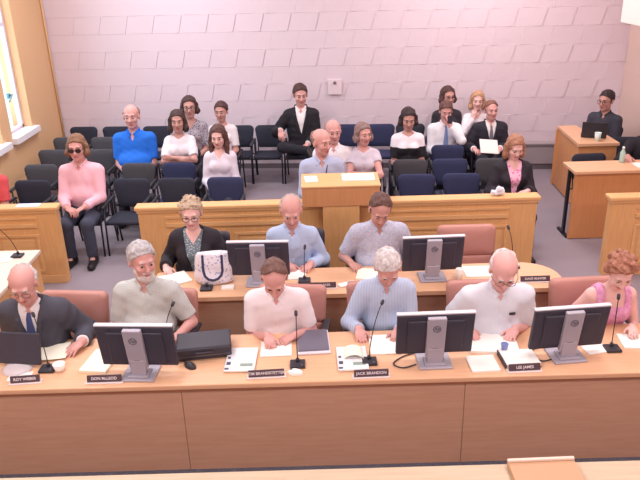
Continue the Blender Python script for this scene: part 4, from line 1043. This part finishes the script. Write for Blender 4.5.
def cup(loc, label, m, r_=.035, hh=.075, name='cup'):
    t = empty(name, loc, 0, label, 'cup')
    bm = new(); lathe(bm, [(r_*.78, 0), (r_, hh), (r_*.93, hh), (r_*.74, .006)], seg=18); obj('wall', bm, m, t)
    bm = new(); tube(bm, [(r_*cos(a), r_*sin(a), hh) for a in np.linspace(0, 2*pi, 21)[:-1]], .003, 6, True); obj('rim', bm, m, t)
cup((-1.90, 4.18, .76), 'small white cup beside the grey-suited man\'s microphone base', PAPER, .042, .055)
cup((1.32, 4.25, .784), 'small blue cup standing on the white paper stack', mat('blue_cup', (128, 142, 196), .4), .026, .05)
cup((1.24, 5.48, .76), 'white paper cup right of the middle desk\'s right monitor', PAPER, .035, .10)
cup((3.97, 9.40, .94), 'white cup at the right of the clerk\'s laptop', mat('mint_white', (216, 232, 228), .4), .045, .12)
# monitor cables on the desk
for i, (pts, lab) in enumerate([([(.76, 4.30, .767), (.60, 4.24, .767), (.50, 4.14, .767), (.56, 4.08, .767), (.66, 4.12, .767)], 'dark cable looping left of the monitor by the blue-striped man'),
                   ([(1.66, 4.34, .767), (1.50, 4.24, .767), (1.55, 4.12, .767), (1.64, 4.14, .767)], 'dark cable looping left of the rightmost monitor')]):
    cu = [Vector(a) for a in pts]; fine = []
    for a in range(len(cu)-1):
        p0, p1, p2, p3 = cu[max(a-1, 0)], cu[a], cu[a+1], cu[min(a+2, len(cu)-1)]
        for u_ in np.linspace(0, 1, 7).tolist()[:-1]: fine.append(.5*((2*p1)+(p2-p0)*u_+(2*p0-5*p1+4*p2-p3)*u_*u_+(-p0+3*p1-3*p2+p3)*u_**3))
    bm = new(); tube(bm, fine+[cu[-1]], .005, 7); tag(obj('cable', bm, BLK), lab, 'cable')
# ------------------------------------------------------------------ middle desk things
tb_ = empty('tote_bag', (-.965, 5.56, .76), RAD(3), 'white patterned tote bag with navy straps on the middle desk', 'bag')
TOTE = mat('tote_fabric', (176, 180, 208), .8, bump=.2, bscale=60, pattern='blotch', rgb2=(232, 226, 236), pscale=34)
F_ = Field((-.26, -.14, -.05), (.26, .14, .36), .009)
for zz in np.linspace(.03, .27, 9):
    k_ = (zz-.03)/.24; F_.add(ell((.012*k_, 0, zz), [.165+.012*k_-.02*k_**3, .085-.045*k_, .05], None, .04))
F_.noise(.007, 32, 9); F_.plane((0, 0, .003), (0, 0, -1)); F_.plane((0, 0, .295), (0, 0, 1))
link_mesh('bag_body', F_.mesh('bag_body'), TOTE, tb_)
NAVYS = mat('strap_navy', (54, 60, 96), .7)
def flat_strip(bm, path, wdir, w_, th):
    rows_ = []
    for p_, n_ in path:
        p_, n_, wv = Vector(p_), Vector(n_), Vector(wdir(p_) if callable(wdir) else wdir)
        rows_.append([bm.verts.new(p_+wv*w_), bm.verts.new(p_-wv*w_), bm.verts.new(p_-wv*w_+n_*th), bm.verts.new(p_+wv*w_+n_*th)])
    for A, B in zip(rows_, rows_[1:]):
        for i in range(4): bm.faces.new((A[i], A[(i+1) % 4], B[(i+1) % 4], B[i]))
    bm.faces.new(rows_[0]); bm.faces.new(rows_[-1][::-1])
for side in (-1, 1):
    us = []
    for a in np.linspace(0, 1, 19):
        if a < .33: x, z = -.085+.0*a, .285-.14*(a/.33)
        elif a > .67: x, z = .085, .145+.14*((a-.67)/.33)
        else:
            th_ = pi+pi*(a-.33)/.34; x, z = .085*cos(th_), .145+.085*sin(th_)
        k_ = max(0, (z-.03)/.24); y_ = F_.front(x, z); y_ = (y_ if y_ is not None else -.06)
        us.append(((x, y_-.006 if side < 0 else -(y_)+.006, z)))
    bm = new(); tube(bm, us, .0115, 8); obj('strap', bm, NAVYS, tb_)
sheet('paper', 'white papers under the hand of the woman in the black cardigan', 'paper', (-1.36, 5.62, .761), .5, .30, .24, .012)
sheet('paper', 'small white card in front of the tote bag', 'card', (-.83, 5.42, .761), .1, .11, .07, .02)
sheet('paper', 'white paper under the folded hands of the man in pale blue', 'paper', (-.26, 5.66, .761), 0, .24, .20, .006)
sheet('paper', 'cream paper sheaf by the right arm of the heavy man', 'paper', (.43, 5.60, .761), -.2, .20, .22, .022, CREAM)
sheet('paper', 'white paper before the empty salmon chair', 'paper', (1.45, 5.62, .761), 0, .28, .22, .006)
ph = empty('phone', (.23, 5.43, .76), RAD(-65), 'white phone handset lying on the middle desk right of a nameplate', 'phone')
bm = new(); box(bm, (-.035, -.08, 0), (.035, .08, .014), .006); obj('body', bm, PAPER, ph)
bm = new(); box(bm, (-.02, .01, .014), (.02, .065, .0165), .002); obj('earpiece', bm, GREYD, ph)
dp_ = empty('desk_phone', (-3.18, 5.98, .76), .4, 'dark flat phone on the side desk at the left edge', 'phone')
bm = new(); box(bm, (-.05, -.09, 0), (.05, .09, .03), .008); obj('body', bm, mat('phone_slate', (92, 92, 108), .4), dp_)
bm = new(); box(bm, (-.035, .0, .03), (.035, .07, .033), .002); obj('screen', bm, SCREEN, dp_)
sheet('paper', 'white sheets on the side desk at the left edge', 'paper', (-3.2, 6.22, .761), .2, .26, .22, .006)
sheet('paper', 'white leaflet on the cap rail of the left partition', 'leaflet', (-3.28, 7.27, .951), 0, .26, .11, .006, mat('leaflet_bluewhite', (220, 226, 250), .5))
# ------------------------------------------------------------------ things among the audience and clerk
F_ = Field((-.12, -.09, -.02), (.12, .09, .14), .007)
for c_, r_ in (((-.03, 0, .03), (.055, .045, .035)), ((.03, .01, .045), (.05, .045, .05)), ((.0, -.01, .07), (.03, .03, .035))): F_.add(ell(c_, r_, None, .02))
F_.noise(.009, 60, 4); F_.plane((0, 0, .002), (0, 0, -1))
o = link_mesh('tissue', F_.mesh('tissue'), mat('tissue_white', (226, 228, 240), .8)); o.location = (2.0, 7.17, .951); tag(o, 'crumpled white tissue on the cap rail near the lady in pink', 'tissue')
bm = new(); TM = Matrix.Translation((2.50, 9.64, .84)) @ Matrix.Rotation(RAD(50), 4, 'X') @ Matrix.Rotation(RAD(12), 4, 'Y'); box(bm, (-.14, -.11, -.004), (.14, .11, .004), .002, M=TM); tag(obj('paper', bm, PAPER), 'white papers held by the man in the dark suit and grey tie', 'paper')
bg_ = empty('handbag', (1.28, 9.16, .60), 0, 'grey handbag on the lap of the woman in black and white', 'bag')
bm = new(); box(bm, (-.12, -.05, 0), (.12, .05, .16), .03, 3); obj('bag_body', bm, mat('handbag_grey', (110, 104, 112), .6), bg_)
bm = new(); tube(bm, [(-.06, 0, .155), (-.05, 0, .21), (.05, 0, .21), (.06, 0, .155)], .007, 8); obj('handle', bm, BLK, bg_)
pc = empty('mobile_phone', (1.955, 9.865, 1.20), 0, 'dark phone held at the face of the man in white shirt', 'phone')
bm = new(); box(bm, (-.035, -.006, -.06), (.035, .006, .06), .005); obj('body', bm, mat('phone_body', (60, 60, 74), .4), pc)
bm = new(); box(bm, (-.030, .006, -.052), (.030, .007, .052)); obj('screen', bm, SCREEN, pc)
lp_ = empty('laptop', (3.98, 9.57, .94), RAD(-20), 'open black laptop on the clerk counter, lid toward the room', 'laptop')
bm = new(); box(bm, (-.17, -.0, 0), (.17, .22, .018), .005); obj('base', bm, BLK, lp_)
bm = new(); box(bm, (-.15, .03, .018), (.15, .14, .02)); obj('keyboard', bm, GREYD, lp_)
LM = Matrix.Translation((0, 0, .015)) @ Matrix.Rotation(RAD(14), 4, 'X')
bm = new(); box(bm, (-.17, -.012, 0), (.17, .0, .235), .005, M=LM); l_ = obj('lid', bm, BLK, lp_)
bm = new(); box(bm, (-.155, .0005, .015), (.155, .0015, .22), M=LM); obj('screen', bm, SCREEN, l_)
bt = empty('water_bottle', (3.90, 8.40, .92), 0, 'greenish water bottle on the desk by the person in black', 'bottle')
bm = new(); lathe(bm, [(.030, 0), (.033, .02), (.033, .13), (.014, .17), (.014, .185)], seg=16); obj('body', bm, mat('bottle_green', (170, 200, 190), .2), bt, False)
bm = new(); lathe(bm, [(.016, .183), (.016, .205)], seg=14); obj('cap', bm, PAPER, bt)
sheet('paper', 'white paper on the clerk desk beside the hand at right edge', 'paper', (4.10, 8.24, .921), 0, .20, .20, .01)
#LIGHTS
# ------------------------------------------------------------------ camera, world, lights
cam = bpy.data.cameras.new('camera'); co = bpy.data.objects.new('camera', cam); COL.objects.link(co)
p, ro = RAD(22.7), RAD(1.6)
rt = Vector((1, 0, 0)); fw = Vector((0, cos(p), -sin(p))); up = Vector((0, sin(p), cos(p)))
r2 = cos(ro)*rt - sin(ro)*up; u2 = sin(ro)*rt + cos(ro)*up
M = Matrix((r2, u2, -fw)).transposed().to_4x4(); M.translation = (0, 0, 3.47)
co.matrix_world = M
cam.sensor_width = 36; cam.lens = 680/640*36; cam.clip_start = .05
scene.camera = co
w = bpy.data.worlds.new('sky'); scene.world = w; w.use_nodes = True
bg = w.node_tree.nodes['Background']; bg.inputs['Color'].default_value = (.80, .93, 1, 1); bg.inputs['Strength'].default_value = 1.6
def area(name, loc, rot, sx, sy, power, col):
    l = bpy.data.lights.new(name, 'AREA'); l.shape = 'RECTANGLE'; l.size = sx; l.size_y = sy; l.energy = power; l.color = col
    o = bpy.data.objects.new(name, l); COL.objects.link(o); o.location = loc; o.rotation_euler = rot; return o
WARM = (1, .885, .885)
for i, (x, y) in enumerate([(-2.4, .3), (2.4, .3), (-2.4, 4.4), (2.4, 4.4), (-2.4, 7.4), (2.4, 7.4), (-2.4, 10.0), (2.4, 10.0)]):
    area('ceiling_lamp', (x, y, ZC-.03), (0, 0, 0), 1.8, .9, 125 if y < 1 else 85, (.965, .95, 1) if x < 0 else WARM)
area('window_daylight', (XL-.4, 9.6, 2.5), (0, RAD(-90), 0), 2.6, 2.6, 60, (.85, .93, 1))
vs = scene.view_settings
vs.view_transform = 'Standard'; vs.look = 'None'; vs.exposure = -.1; vs.gamma = 1; vs.use_curve_mapping = False
